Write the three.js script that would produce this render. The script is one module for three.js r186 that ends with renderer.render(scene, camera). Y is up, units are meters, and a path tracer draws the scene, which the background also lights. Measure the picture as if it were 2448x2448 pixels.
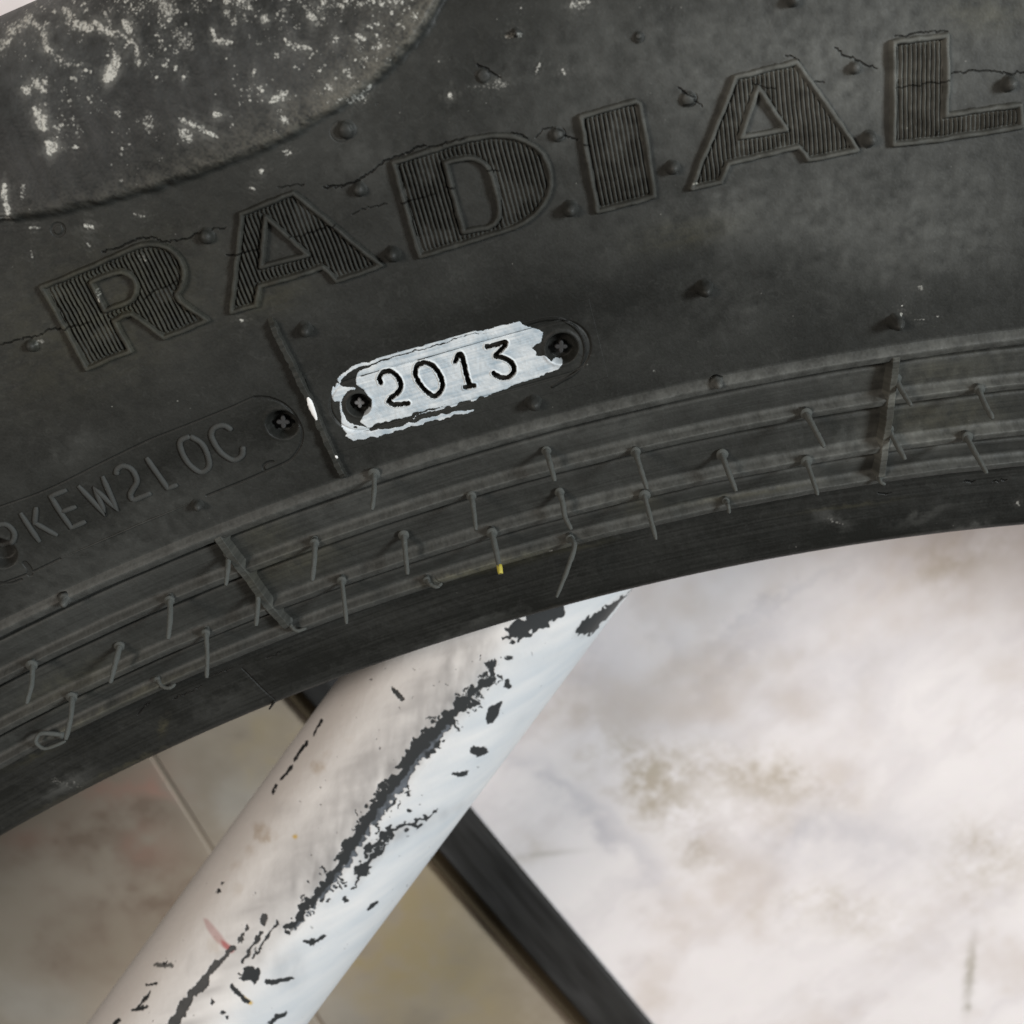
import * as THREE from 'three';
import { RectAreaLightUniformsLib } from 'three/addons/lights/RectAreaLightUniformsLib.js';
import { mergeGeometries } from 'three/addons/utils/BufferGeometryUtils.js';
import { RoundedBoxGeometry } from 'three/addons/geometries/RoundedBoxGeometry.js';

// ------------------------------------------------------------------ camera, light, exposure
// The tyre lies flat; (x, y, z) in millimetres about its axle with z up out of the sidewall are "tyre millimetres".
const FOCAL = 2926, HALF = 1224, DIST = 130, AX = 0.38150632, AY = 0.04756749, CX = 0.68588185 * DIST, CY = -2.25405293 * DIST;
const sx = Math.sin(AX), cx = Math.cos(AX), sy = Math.sin(AY), cy = Math.cos(AY);
const U = [cy, 0, -sy], V = [sy * sx, cx, cy * sx], N = [sy * cx, -sx, cy * cx];
const EYE = [DIST * U[2] - CX, DIST * V[2] - CY, DIST * N[2]];
const PLANE_Y = 0.092, OX = 0.089, OZ = 0.290;              // height of the sidewall above the floor, place of the axle
const toWorld = (p) => new THREE.Vector3(p[0] / 1000 + OX, p[2] / 1000 + PLANE_Y, -p[1] / 1000 + OZ);
const dirWorld = (d) => new THREE.Vector3(d[0], d[2], -d[1]);

const scene = new THREE.Scene();
scene.background = new THREE.Color().setRGB(0.105, 0.10, 0.094);
const camera = new THREE.PerspectiveCamera(2 * Math.atan(HALF / FOCAL) * 180 / Math.PI, 1, 0.01, 20);
{
  const m = new THREE.Matrix4().makeBasis(dirWorld([U[0], V[0], N[0]]), dirWorld([U[1], V[1], N[1]]), dirWorld([U[2], V[2], N[2]]));
  camera.quaternion.setFromRotationMatrix(m);
  camera.position.copy(toWorld(EYE));
  camera.focus = 0.132; camera.userData.fStop = 40;
  camera.updateMatrixWorld();
}
scene.add(camera);
const renderer = new THREE.WebGLRenderer({ antialias: true });
renderer.toneMapping = THREE.LinearToneMapping;
renderer.toneMappingExposure = 1.0;
renderer.shadowMap.enabled = true;
RectAreaLightUniformsLib.init();
function panel(color, intensity, w, h, from, at) {
  const l = new THREE.RectAreaLight(color, intensity, w, h);
  l.position.copy(at).add(from); l.lookAt(at); scene.add(l);
  return l;
}
const AIM = toWorld([-85, 300, 0]);
panel(new THREE.Color().setRGB(0.92, 0.97, 1.0), 54, 0.40, 0.34, dirWorld([1.18, 0.44, 1.0]).setLength(1.5), AIM);   // room lamp, upper right
panel(new THREE.Color().setRGB(0.80, 0.90, 1.0), 1.2, 0.9, 0.6, dirWorld([1.0, -0.2, 0.6]).setLength(1.6), AIM);     // window, right
panel(new THREE.Color().setRGB(1, 0.885, 0.79), 22, 0.42, 0.42, dirWorld([-0.72, 0.2, 0.86]).setLength(1.6), AIM);           // warm lamp, upper left

// ------------------------------------------------------------------ helpers
function rng(seed) { let a = seed >>> 0; return () => { a = (a + 0x6D2B79F5) | 0; let t = Math.imul(a ^ (a >>> 15), 1 | a); t = (t + Math.imul(t ^ (t >>> 7), 61 | t)) ^ t; return ((t ^ (t >>> 14)) >>> 0) / 4294967296; }; }
const PERM = new Uint8Array(512), GRAD = new Float32Array(256);
{ const r = rng(77), p = [...Array(256).keys()]; for (let i = 255; i > 0; i--) { const j = Math.floor(r() * (i + 1)); [p[i], p[j]] = [p[j], p[i]]; } for (let i = 0; i < 512; i++) PERM[i] = p[i & 255]; for (let i = 0; i < 256; i++) GRAD[i] = r() * 2 - 1; }
function noise(x, y) {                                        // value noise, -1 .. 1
  const xi = Math.floor(x), yi = Math.floor(y); let fx = x - xi, fy = y - yi;
  fx = fx * fx * (3 - 2 * fx); fy = fy * fy * (3 - 2 * fy);
  const X = xi & 255, Y = yi & 255, X1 = (X + 1) & 255, Y1 = (Y + 1) & 255;
  const a = GRAD[PERM[PERM[X] + Y]], b = GRAD[PERM[PERM[X1] + Y]], c = GRAD[PERM[PERM[X] + Y1]], d = GRAD[PERM[PERM[X1] + Y1]];
  return a + (b - a) * fx + (c - a) * fy + (a - b - c + d) * fx * fy;
}
function fbm(x, y, o = 4) { let s = 0, a = 0.5, n = 0; for (let i = 0; i < o; i++) { s += a * noise(x, y); n += a; a *= 0.5; x = x * 2.03 + 17.3; y = y * 2.03 + 5.7; } return s / n; }
const clamp = (v, a = 0, b = 1) => v < a ? a : v > b ? b : v;
const sstep = (a, b, v) => { const t = clamp((v - a) / (b - a)); return t * t * (3 - 2 * t); };
const mix = (a, b, t) => a + (b - a) * t;
// photograph measurements: pixel lists of 2448, read off enlargements (origin x, origin y, scale)
const from = (ox, oy, s) => (pts) => pts.map(([x, y]) => [ox + x / s, oy + y / s]);
const OV = from(0, 0, 1932 / 2448), Z1 = from(0, 0, 1932 / 816), Z2 = from(816, 0, 1932 / 816), Z3 = from(1632, 0, 1932 / 816), Z4 = from(0, 700, 1932 / 816), Z5 = from(700, 700, 1932 / 816), Z7 = from(0, 1400, 1888 / 1024), Z8 = from(1000, 1300, 1932 / 1448);
const Q1 = from(0, 1100, 1932 / 612), Q3 = from(500, 1100, 1932 / 612), Q5 = from(1836, 700, 1932 / 612);
const SC = 2448 / 1932;
function ray([i, j]) { const d = [(i - HALF) / FOCAL, -(j - HALF) / FOCAL, -1]; return [d[0] * U[0] + d[1] * U[1] + d[2] * U[2], d[0] * V[0] + d[1] * V[1] + d[2] * V[2], d[0] * N[0] + d[1] * N[1] + d[2] * N[2]]; }
function atZ(p, z) { const d = ray(p), t = (z - EYE[2]) / d[2]; return [EYE[0] + d[0] * t, EYE[1] + d[1] * t, z]; }
function atDepth(p, depth) { const d = ray(p); return [EYE[0] + d[0] * depth, EYE[1] + d[1] * depth, EYE[2] + d[2] * depth]; }
function onSurface(p, zfun) { let q = atZ(p, -3); for (let k = 0; k < 9; k++) q = atZ(p, zfun(q[0], q[1])); return q; }
const MU = [[U[0], V[0], N[0]], [U[1], V[1], N[1]], [U[2], V[2], N[2]]];
function project(x, y, z) {
  const a = x - EYE[0], b = y - EYE[1], c = z - EYE[2];
  const X = a * MU[0][0] + b * MU[0][1] + c * MU[0][2], Y = a * MU[1][0] + b * MU[1][1] + c * MU[1][2], Z = a * MU[2][0] + b * MU[2][1] + c * MU[2][2];
  return [HALF - FOCAL * X / Z, HALF + FOCAL * Y / Z];
}
function distPoly(x, y, pts, closed = true) {
  let best = 1e18; const n = pts.length;
  for (let i = closed ? 0 : 1; i < n; i++) {
    const a = pts[(i + n - 1) % n], b = pts[i], vx = b[0] - a[0], vy = b[1] - a[1], wx = x - a[0], wy = y - a[1];
    const t = clamp((wx * vx + wy * vy) / (vx * vx + vy * vy + 1e-12)), ex = wx - vx * t, ey = wy - vy * t, d = ex * ex + ey * ey;
    if (d < best) best = d;
  }
  return Math.sqrt(best);
}
function inside(x, y, pts) { let c = false; for (let i = 0, j = pts.length - 1; i < pts.length; j = i++) { const a = pts[i], b = pts[j]; if ((a[1] > y) !== (b[1] > y) && x < (b[0] - a[0]) * (y - a[1]) / (b[1] - a[1]) + a[0]) c = !c; } return c; }
function smooth(pts, per = 6, closed = false) { const c = new THREE.CatmullRomCurve3(pts.map((p) => new THREE.Vector3(p[0], p[1], p[2] ?? 0)), closed, 'centripetal'); return c.getPoints(per * pts.length).map((p) => [p.x, p.y, p.z]); }
const names = {};
function numbered(n) { const k = names[n] = (names[n] ?? -1) + 1; return k ? n + '_' + String(k).padStart(3, '0') : n; }
function mesh(name, geometry, material, parent = scene) { const m = new THREE.Mesh(geometry, material); m.name = numbered(name); m.castShadow = m.receiveShadow = true; parent.add(m); return m; }
function tag(o, label, category, group) { o.userData.label = label; o.userData.category = category; if (group) o.userData.group = group; return o; }
const enc = (v) => { v = clamp(v); return Math.round(255 * (v <= 0.0031308 ? v * 12.92 : 1.055 * Math.pow(v, 1 / 2.4) - 0.055)); };
function texture(data, w, h, srgb, wrap = THREE.MirroredRepeatWrapping) { const t = new THREE.DataTexture(data, w, h, THREE.RGBAFormat); t.magFilter = THREE.LinearFilter; t.minFilter = THREE.LinearFilter; t.wrapS = t.wrapT = wrap; if (srgb) t.colorSpace = THREE.SRGBColorSpace; t.needsUpdate = true; return t; }

// ------------------------------------------------------------------ tyre cross-section
const RK = [313.0, 307.5, 301.4, 296.95], ZK = [-2.6, -4.55, -6.5, -8.45], R_FLAT = 336, R_SHOULDER = 350, R_ARC = 19.2;
const PROFILE = [[314.6, -2.42]];
for (let k = 0; k < 4; k++) {
  if (k) PROFILE.push([RK[k] + 1.5, ZK[k] - 0.3]);
  PROFILE.push([RK[k] + 0.9, ZK[k] + 0.72], [RK[k] + 0.72, ZK[k] + 0.72], [RK[k] + 0.06, ZK[k] + 0.3], [RK[k] - 0.06, ZK[k] + 0.05], [RK[k] - 0.1, ZK[k] - 1.6]);
  PROFILE.push(...(k < 3 ? [[RK[k] - 0.46, ZK[k] - 1.6], [RK[k] - 0.74, ZK[k] - 0.9]] : [[296.45, -10.6], [295.8, -11.0]]));
}
PROFILE.push([294.6, -11.35], [292, -11.9], [289.5, -12.4], [287.9, -12.85], [287.25, -13.4], [287.1, -14.2], [287.5, -15.2], [289, -17.5]);
const LIP = PROFILE.findIndex((p) => p[0] === 287.1);
function profileZ(r) {
  if (r >= PROFILE[0][0]) {
    let z = r < R_FLAT ? -2.42 * Math.pow((R_FLAT - r) / (R_FLAT - PROFILE[0][0]), 1.7) : 0;
    if (r > R_SHOULDER) { const q = Math.min(r - R_SHOULDER, R_ARC - 0.01); z -= R_ARC - Math.sqrt(R_ARC * R_ARC - q * q); }
    return z;
  }
  for (let i = 1; i <= LIP; i++) if (r >= PROFILE[i][0]) { const a = PROFILE[i - 1], b = PROFILE[i]; return mix(b[1], a[1], (r - b[0]) / (a[0] - b[0])); }
  return -14.2;
}
function envelope(x, y) { const r = Math.hypot(x, y); if (r >= RK[0]) return profileZ(Math.max(r, 314.6)); for (let k = 1; k < 4; k++) if (r >= RK[k]) return mix(ZK[k], ZK[k - 1], (r - RK[k]) / (RK[k - 1] - RK[k])); return mix(-10.6, ZK[3], clamp((r - 294) / (RK[3] - 294))); }
// worn shoulder lug, upper left: stands proud of the sidewall
const LUG = OV([[-200, 440], [-60, 421], [0, 416], [60, 410], [120, 399], [210, 378], [300, 352], [390, 322], [480, 290], [545, 258], [600, 228], [660, 190], [700, 163], [745, 120], [790, 70], [820, 25], [840, -15], [880, -120]]);
function lugSide(i, j) {                                      // signed pixels inside the lug
  const d = distPoly(i, j, LUG, false); let yb = 1e9;
  for (let k = 1; k < LUG.length; k++) if (i >= LUG[k - 1][0] && i <= LUG[k][0]) yb = mix(LUG[k - 1][1], LUG[k][1], (i - LUG[k - 1][0]) / (LUG[k][0] - LUG[k - 1][0]));
  if (i < LUG[0][0]) yb = LUG[0][1]; if (i > LUG.at(-1)[0]) yb = -1e9;
  return j < yb ? d : -d;
}
const HOLES = [[...Z4([[1597, 745]])[0], 1.62], [...Z5([[375, 635]])[0], 1.3], [...Z5([[1522, 315]])[0], 1.72], [...Q1([[-10, 700]])[0], 1.9]].map(([i, j, r]) => ({ px: [i, j], r }));
function baseZ(x, y) { return profileZ(Math.hypot(x, y)); }
for (const h of HOLES) h.at = onSurface(h.px, baseZ);
function detailZ(x, y, z, i, j) {
  const s = lugSide(i, j);
  if (s > -40) z += 1.35 * sstep(-9, 16, s + 5 * noise(i * 0.05, j * 0.05) + 1.5 * noise(i * 0.12, j * 0.12)) + 0.35 * sstep(10, 160, s);
  for (const h of HOLES) { const dx = x - h.at[0], dy = y - h.at[1]; if (Math.abs(dx) < 3 && Math.abs(dy) < 3) { const d = Math.hypot(dx, dy); z += -1.5 * sstep(h.r, h.r * 0.72, d) + 0.12 * Math.exp(-(((d - h.r * 1.05) / 0.22) ** 2)); } }
  return z + 0.05 * fbm(x * 0.13, y * 0.13, 2) + 0.016 * noise(x * 0.9, y * 0.9);
}
function surfaceZ(x, y) { const z = baseZ(x, y); if (Math.hypot(x, y) < 314) return z; const [i, j] = project(x, y, z); return detailZ(x, y, z, i, j); }

// ------------------------------------------------------------------ tyre surface maps (wear, dust, paint specks, some painted light; fine relief)
const TX0 = -158, TX1 = -20, TY0 = 240, TY1 = 350, TW = 2048, TH = Math.round(TW * (TY1 - TY0) / (TX1 - TX0));
const texel = (q) => [(q[0] - TX0) / (TX1 - TX0) * TW, (q[1] - TY0) / (TY1 - TY0) * TH];
const spot = (p) => texel(onSurface(p, baseZ));
function sheetCanvas() { const c = document.createElement('canvas'); c.width = TW; c.height = TH; const g = c.getContext('2d'); g.fillStyle = '#000'; g.fillRect(0, 0, TW, TH); g.lineCap = g.lineJoin = 'round'; return [c, g]; }
const read = (g) => g.getImageData(0, 0, TW, TH).data;
const CRACKS = [
  [Z2([[-100, 1060], [0, 1050], [60, 1035], [130, 1000], [180, 965], [260, 905], [310, 885], [385, 865], [430, 830], [480, 825]]), 3.2],
  [Z2([[480, 840], [560, 820], [640, 795], [700, 785]]), 1.6], [Z2([[960, 752], [1010, 760], [1060, 795]]), 2.2],
  [Z2([[1100, 780], [1140, 730], [1210, 725]]), 1.5], [Z2([[1260, 765], [1300, 780], [1340, 790]]), 2.2],
  [Z2([[770, 365], [820, 385], [850, 410], [900, 440]]), 2.8], [Z2([[60, 1215], [150, 1170], [260, 1155]]), 1.4], [Z2([[340, 1150], [440, 1120], [540, 1095]]), 1.6],
  [Z1([[580, 1425], [660, 1405], [740, 1370], [800, 1350], [870, 1345], [930, 1370], [1000, 1365], [1080, 1345], [1140, 1310]]), 2.4], [Z1([[1200, 1300], [1280, 1285]]), 1.7],
  [Z1([[1280, 1442], [1340, 1440], [1400, 1420], [1480, 1405]]), 2.6], [Z1([[1640, 1340], [1720, 1330], [1820, 1290], [1900, 1270]]), 1.7], [Z1([[1570, 1060], [1640, 1055], [1720, 1045]]), 1.4], [Z1([[1850, 1050], [1935, 1062]]), 2.2],
  [Z4([[0, 295], [80, 270], [180, 255], [230, 235], [280, 205], [340, 205], [420, 185], [520, 165]]), 2.3], [Z1([[820, 1690], [880, 1640], [960, 1610], [1040, 1580]]), 1.7],
  [Z3([[860, 270], [910, 315], [970, 330], [1020, 360], [1100, 390]]), 2.4], [Z3([[0, 515], [40, 540], [70, 550]]), 2.4], [Z3([[60, 560], [110, 605]]), 1.6], [Z3([[580, 315], [620, 320], [660, 345]]), 2], [Z3([[400, 470], [450, 485], [530, 500]]), 2.2],
  [Z3([[1510, 420], [1600, 410], [1700, 400], [1760, 402], [1830, 415], [1932, 410]]), 2.3], [Z3([[1200, 205], [1260, 210], [1330, 185], [1400, 178], [1500, 180]]), 2.4], [Z3([[1195, 495], [1300, 480], [1440, 470], [1500, 455]]), 1.7], [Z3([[1430, 770], [1440, 740]]), 2], [Z3([[740, 465], [800, 468]]), 1.6],
  [Z2([[1370, 815], [1410, 825]]), 2], [Z2([[590, 1055], [640, 1065]]), 2], [Z2([[820, 960], [900, 965]]), 1.8], [Z2([[1905, 495], [1935, 515]]), 2.4],
  [Q1([[1040, 1920], [1090, 1850], [1130, 1830]]), 4], [Q1([[1310, 1800], [1400, 1760], [1520, 1700]]), 3.4], [Q3([[430, 1490], [540, 1450]]), 3], [Q3([[0, 1640], [90, 1600], [180, 1570]]), 2.6], [Q5([[1480, 1425], [1560, 1420]]), 4], [Q5([[1700, 1425], [1800, 1410]]), 4], [Q5([[830, 1510], [930, 1510]]), 3],
];
const [, crackG] = sheetCanvas();
for (const [pts, w] of CRACKS) {
  const r = rng(Math.round(pts[0][0] * 7 + pts[0][1]));
  for (let k = 1; k < pts.length; k++) {
    const n = 5, jit = Math.min(6, 0.09 * Math.hypot(pts[k][0] - pts[k - 1][0], pts[k][1] - pts[k - 1][1])); let prev = null;
    for (let s = 0; s <= n; s++) {
      const t = s / n, p = [mix(pts[k - 1][0], pts[k][0], t) + (s && s < n ? (r() - 0.5) * jit * 2 : 0), mix(pts[k - 1][1], pts[k][1], t) + (s && s < n ? (r() - 0.5) * jit * 2 : 0)], q = spot(p);
      if (prev) { crackG.strokeStyle = '#fff'; crackG.lineWidth = w * 0.46 * (0.55 + 0.8 * r()) + 0.2; crackG.beginPath(); crackG.moveTo(...prev); crackG.lineTo(...q); crackG.stroke(); }
      prev = q;
    }
  }
}
const crackD = read(crackG);
// outlines of the two name plates, cut as fine grooves
const [, grooveG] = sheetCanvas();
function groove(pts, w, tone = 255) { grooveG.strokeStyle = `rgb(${tone},${tone},${tone})`; grooveG.lineWidth = w; grooveG.beginPath(); smooth(pts.map(spot), 8).forEach((p, k) => k ? grooveG.lineTo(p[0], p[1]) : grooveG.moveTo(p[0], p[1])); grooveG.stroke(); }
groove(Z4([[-60, 1235], [0, 1210], [250, 1120], [640, 930], [860, 825], [1000, 770], [1300, 650], [1450, 588], [1530, 592]]), 2.2, 190);
groove(Z4([[1440, 590], [1520, 595], [1600, 625], [1670, 690], [1710, 780], [1705, 850], [1680, 900], [1640, 945], [1500, 1010], [1430, 1042], [1170, 1148]]), 3.4);
groove(Z4([[340, 1505], [180, 1580], [0, 1650]]), 3);
groove(Z4([[1500, 1010], [1490, 985], [1515, 960], [1545, 955]]), 4);
groove(Z5([[1280, 190], [1380, 160], [1450, 148], [1520, 152], [1590, 190], [1640, 255], [1655, 330], [1635, 410], [1590, 460], [1520, 500], [1470, 530]]), 4.5);
groove(Q1([[0, 925], [90, 925], [160, 900]]), 4);
groove(Q1([[190, 780], [220, 820], [225, 860]]), 9, 200);
for (const [x, y, r] of [[2, 745, 40], [205, 590, 5]]) groove(Z2(Array.from({ length: 13 }, (_, k) => [x + r * 1.6 * Math.cos(k / 2), y + r * 1.5 * Math.sin(k / 2)])), 2, 90);
groove(Z1(Array.from({ length: 14 }, (_, k) => [330 + 34 * Math.cos(k / 2.1), 1300 + 34 * Math.sin(k / 2.1)])), 4.5, 160);
groove(Z2(Array.from({ length: 14 }, (_, k) => [1680 + 26 * Math.cos(k / 2.1), 205 + 24 * Math.sin(k / 2.1)])), 4, 170);
groove(Z2([[1225, 790], [1260, 770], [1260, 740], [1225, 725]]), 3, 200);
groove(Z3([[10, 600], [60, 590], [75, 550], [50, 525], [0, 520]]), 4, 220);
groove(Q3([[250, 1570], [330, 1650], [420, 1740], [490, 1800]]), 3, 210);
groove(Q3([[1700, 880], [1760, 930]]), 2, 120);
const grooveD = read(grooveG);
// white and cream scuffs
const [, scuffG] = sheetCanvas();
{
  const r = rng(5);
  const dab = (i, j, s, tone) => { const q = spot([i, j]); scuffG.fillStyle = `rgba(255,255,255,${tone})`; scuffG.beginPath(); const n = 6; for (let k = 0; k < n; k++) { const a = k / n * 6.283, rr = s * (0.45 + 0.9 * r()); const x = q[0] + rr * Math.cos(a), y = q[1] + rr * Math.sin(a) * 0.9; k ? scuffG.lineTo(x, y) : scuffG.moveTo(x, y); } scuffG.fill(); };
  const trail = (pts, spread, count, size, tone = 0.8) => { tone *= 0.62; size *= 0.72; spread *= 1.25; pts = OV(pts); for (let c = 0; c < count; c++) { const t = r() * (pts.length - 1), k = Math.min(Math.floor(t), pts.length - 2), f = t - k, w = spread * (0.3 + 0.7 * Math.sin(Math.PI * t / (pts.length - 1))); dab(mix(pts[k][0], pts[k + 1][0], f) + (r() + r() - 1) * w, mix(pts[k][1], pts[k + 1][1], f) + (r() + r() - 1) * w, size * (0.4 + r()), tone * (0.5 + 0.5 * r())); } };
  trail([[208, 148], [222, 128], [232, 108]], 11, 90, 4.6, 1); trail([[210, 150], [225, 135]], 7, 60, 5, 1); trail([[225, 108], [220, 80], [225, 60], [205, 22]], 7, 50, 2.8);
  trail([[225, 55], [250, 75], [262, 82]], 5, 36, 2.6); trail([[265, 85], [268, 110], [270, 122]], 7, 46, 2.8, 0.9); trail([[75, 200], [90, 225], [95, 240]], 12, 90, 4, 0.75); trail([[98, 265], [110, 275], [103, 285]], 10, 90, 4, 0.9);
  trail([[18, 345], [18, 370], [25, 400]], 6, 80, 3.4, 0.95); trail([[0, 410], [25, 408]], 3, 30, 2.6, 0.85); trail([[55, 345], [50, 375]], 6, 24, 2.4, 0.7); trail([[60, 165], [62, 172]], 10, 50, 3.4, 0.8);
  trail([[345, 222], [370, 233], [415, 256]], 6, 80, 3, 0.95); trail([[350, 245], [365, 262]], 14, 70, 2.6, 0.75); trail([[410, 214], [420, 214]], 6, 40, 3, 0.95); trail([[285, 220], [290, 245]], 14, 34, 2.2, 0.75);
  trail([[405, 55], [415, 75], [445, 80]], 6, 60, 2.8, 0.9); trail([[335, 60], [350, 75], [370, 95]], 16, 70, 2.2, 0.7); trail([[540, 72], [560, 88], [590, 90]], 7, 60, 2.4, 0.9); trail([[585, 32], [600, 34]], 7, 36, 3, 0.9);
  trail([[515, 190], [545, 172]], 9, 60, 2.8, 0.85); trail([[535, 220], [545, 225]], 9, 40, 2.6, 0.8); trail([[640, 185], [680, 190], [700, 160]], 12, 70, 2.6, 0.75); trail([[675, 65], [690, 75]], 7, 40, 2.6, 0.85);
  trail([[25, 60], [45, 50], [70, 30]], 14, 110, 3.2, 0.75); trail([[75, 40], [92, 60], [100, 95]], 10, 90, 3, 0.75); trail([[130, 15], [150, 45], [185, 55]], 13, 170, 3.4, 0.85); trail([[185, 40], [205, 55], [222, 65]], 9, 90, 3.2, 0.85); trail([[240, 40], [255, 60]], 9, 70, 3.4, 0.8);
  trail([[105, 90], [125, 118], [170, 120]], 10, 60, 2.6, 0.7); trail([[0, 90], [30, 75]], 12, 60, 3, 0.7); trail([[75, 150], [95, 170]], 10, 60, 3, 0.65); trail([[310, 5], [330, 25]], 14, 90, 2.6, 0.7); trail([[430, 20], [450, 45]], 10, 40, 2.4, 0.6); trail([[500, 30], [510, 40]], 8, 40, 2.6, 0.6);
  for (let c = 0; c < 1500; c++) { const i = r() * 1000, j = Math.pow(r(), 1.7) * 560; if (lugSide(i, j) < 12) continue; if (fbm(i * 0.012, j * 0.012, 3) + 0.25 - j / 900 < r() * 0.55 - 0.12) continue; const s = 0.7 + 2.4 * Math.pow(r(), 3); dab(i, j, s, 0.25 + 0.6 * r()); if (r() < 0.4) for (let k = 0; k < 4; k++) dab(i + (r() - 0.5) * 14, j + (r() - 0.5) * 14, s * 0.8, 0.3 + 0.5 * r()); }
  trail([[1010, 140], [1020, 118]], 3, 20, 2); trail([[1080, 10], [1110, 4]], 14, 60, 2.4, 0.7); trail([[955, 70], [985, 65]], 7, 36, 2.2, 0.6); trail([[935, 150], [950, 160]], 14, 30, 2.2, 0.4); trail([[848, 175], [850, 185]], 4, 22, 3, 0.6); trail([[883, 165], [960, 160]], 9, 40, 2, 0.35); trail([[1062, 130], [1065, 142]], 4, 18, 2, 0.8); trail([[535, 285], [548, 290]], 7, 20, 2.4, 0.8); trail([[492, 320], [495, 325]], 5, 18, 2.2, 0.7); trail([[470, 352], [480, 358]], 3, 16, 2.2, 0.85); trail([[160, 425], [178, 430]], 5, 26, 2.6, 0.9); trail([[250, 402], [275, 410]], 4, 8, 2, 0.8); trail([[55, 430], [75, 430]], 4, 18, 2, 0.5); trail([[60, 470], [60, 485]], 3, 8, 2, 0.6); trail([[165, 460], [170, 465]], 3, 8, 2, 0.7);
  trail([[265, 478], [275, 490]], 9, 26, 1.8, 0.4); trail([[186, 540], [190, 570]], 3, 20, 2, 0.55); trail([[453, 605], [458, 605]], 4, 12, 2.4, 0.7); trail([[70, 645], [80, 645]], 6, 16, 2.4, 0.35); trail([[100, 1470], [155, 1490]], 16, 40, 2.4, 0.28); trail([[1305, 345], [1315, 345]], 2, 8, 2, 0.7); trail([[1735, 540], [1740, 545]], 5, 20, 2.2, 0.4); trail([[1700, 592], [1700, 594]], 3, 14, 2.2, 0.9); trail([[1720, 605], [1770, 597]], 3, 8, 1.8, 0.7); trail([[1700, 577], [1703, 577]], 1, 4, 1.8, 0.9);
  trail([[1230, 700], [1240, 700]], 3, 3, 2, 0.7); trail([[385, 1400], [386, 1400]], 1, 2, 2, 0.8); trail([[1560, 978], [1592, 990]], 4, 12, 2.6, 0.45); trail([[1919, 948], [1923, 953]], 4, 10, 2.6, 0.45); trail([[1038, 1039], [1041, 1039]], 1, 3, 2.2, 0.9); trail([[1644, 1163], [1646, 1363]], 2, 3, 2, 0.4);
  for (let c = 0; c < 130; c++) { const i = 900 + r() * 1500, j = Math.pow(r(), 1.6) * 520; if (lugSide(i, j) > 0) continue; if (fbm(i * 0.01, j * 0.01, 2) < r() * 0.8 - 0.25) continue; dab(i, j, 0.6 + 1.4 * r() * r(), 0.15 + 0.45 * r() * (i < 1500 ? 1 : 0.5)); }
  for (let c = 0; c < 40; c++) dab(r() * 2448, 500 + r() * 1000, 0.5 + 0.8 * r(), 0.12 + 0.3 * r());
}
const scuffD = read(scuffG);
// soft clouds: bloom, dust, dark patches, some light painted at the top corners, in overview pixels: x, y, half width, half height, turn, strength
const GREY = [[1650, 150, 420, 190, -0.2, 0.85], [1500, 80, 420, 150, 0, 0.45], [1800, 420, 190, 120, -0.2, 0.75], [1545, 400, 110, 80, 0, 0.55], [1390, 420, 60, 80, 0.2, 0.65], [1680, 500, 170, 90, -0.1, 0.32], [1250, 440, 120, 60, -0.2, 0.25], [1100, 180, 300, 150, -0.3, 0.22], [250, 130, 330, 190, -0.3, 0.25], [60, 40, 160, 130, 0, 0.8], [560, 130, 230, 150, -0.3, 0.35], [700, 300, 60, 50, 0, 0.35], [1400, 590, 60, 50, 0, 0.3], [1760, 690, 260, 22, -0.14, 0.5], [1200, 790, 330, 24, -0.24, 0.42], [1600, 860, 200, 26, -0.16, 0.42], [1800, 740, 200, 40, -0.12, 0.32], [1780, 830, 200, 30, -0.12, 0.42], [150, 850, 60, 30, -0.4, 0.28], [650, 960, 130, 40, -0.26, 0.3], [300, 980, 220, 60, -0.42, 0.22], [1749, 977, 70, 12, -0.12, 0.75], [1574, 983, 30, 14, 0, 0.6], [1850, 1012, 90, 8, -0.1, 0.5], [900, 1190, 120, 14, -0.3, 0.35], [420, 1330, 60, 20, -0.4, 0.25], [125, 1478, 55, 16, -0.45, 0.75], [140, 1120, 240, 70, -0.45, 0.25]];
const DARK = [[1150, 560, 330, 60, -0.25, 0.9], [900, 600, 220, 60, -0.25, 0.6], [1000, 250, 60, 60, 0, 0.35], [930, 90, 90, 120, 0.5, 0.75], [1750, 560, 140, 60, -0.15, 0.5], [760, 250, 120, 60, -0.5, 0.45], [400, 410, 260, 40, -0.3, 0.35], [330, 260, 200, 90, -0.3, 0.4], [1300, 1110, 240, 22, -0.17, 0.8], [1700, 990, 260, 24, -0.12, 0.9], [1080, 1130, 160, 22, -0.22, 0.8], [700, 1210, 200, 22, -0.3, 0.6], [300, 880, 260, 45, -0.42, 0.6], [500, 800, 60, 40, 0, 0.4], [700, 860, 120, 30, -0.2, 0.5]];
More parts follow.
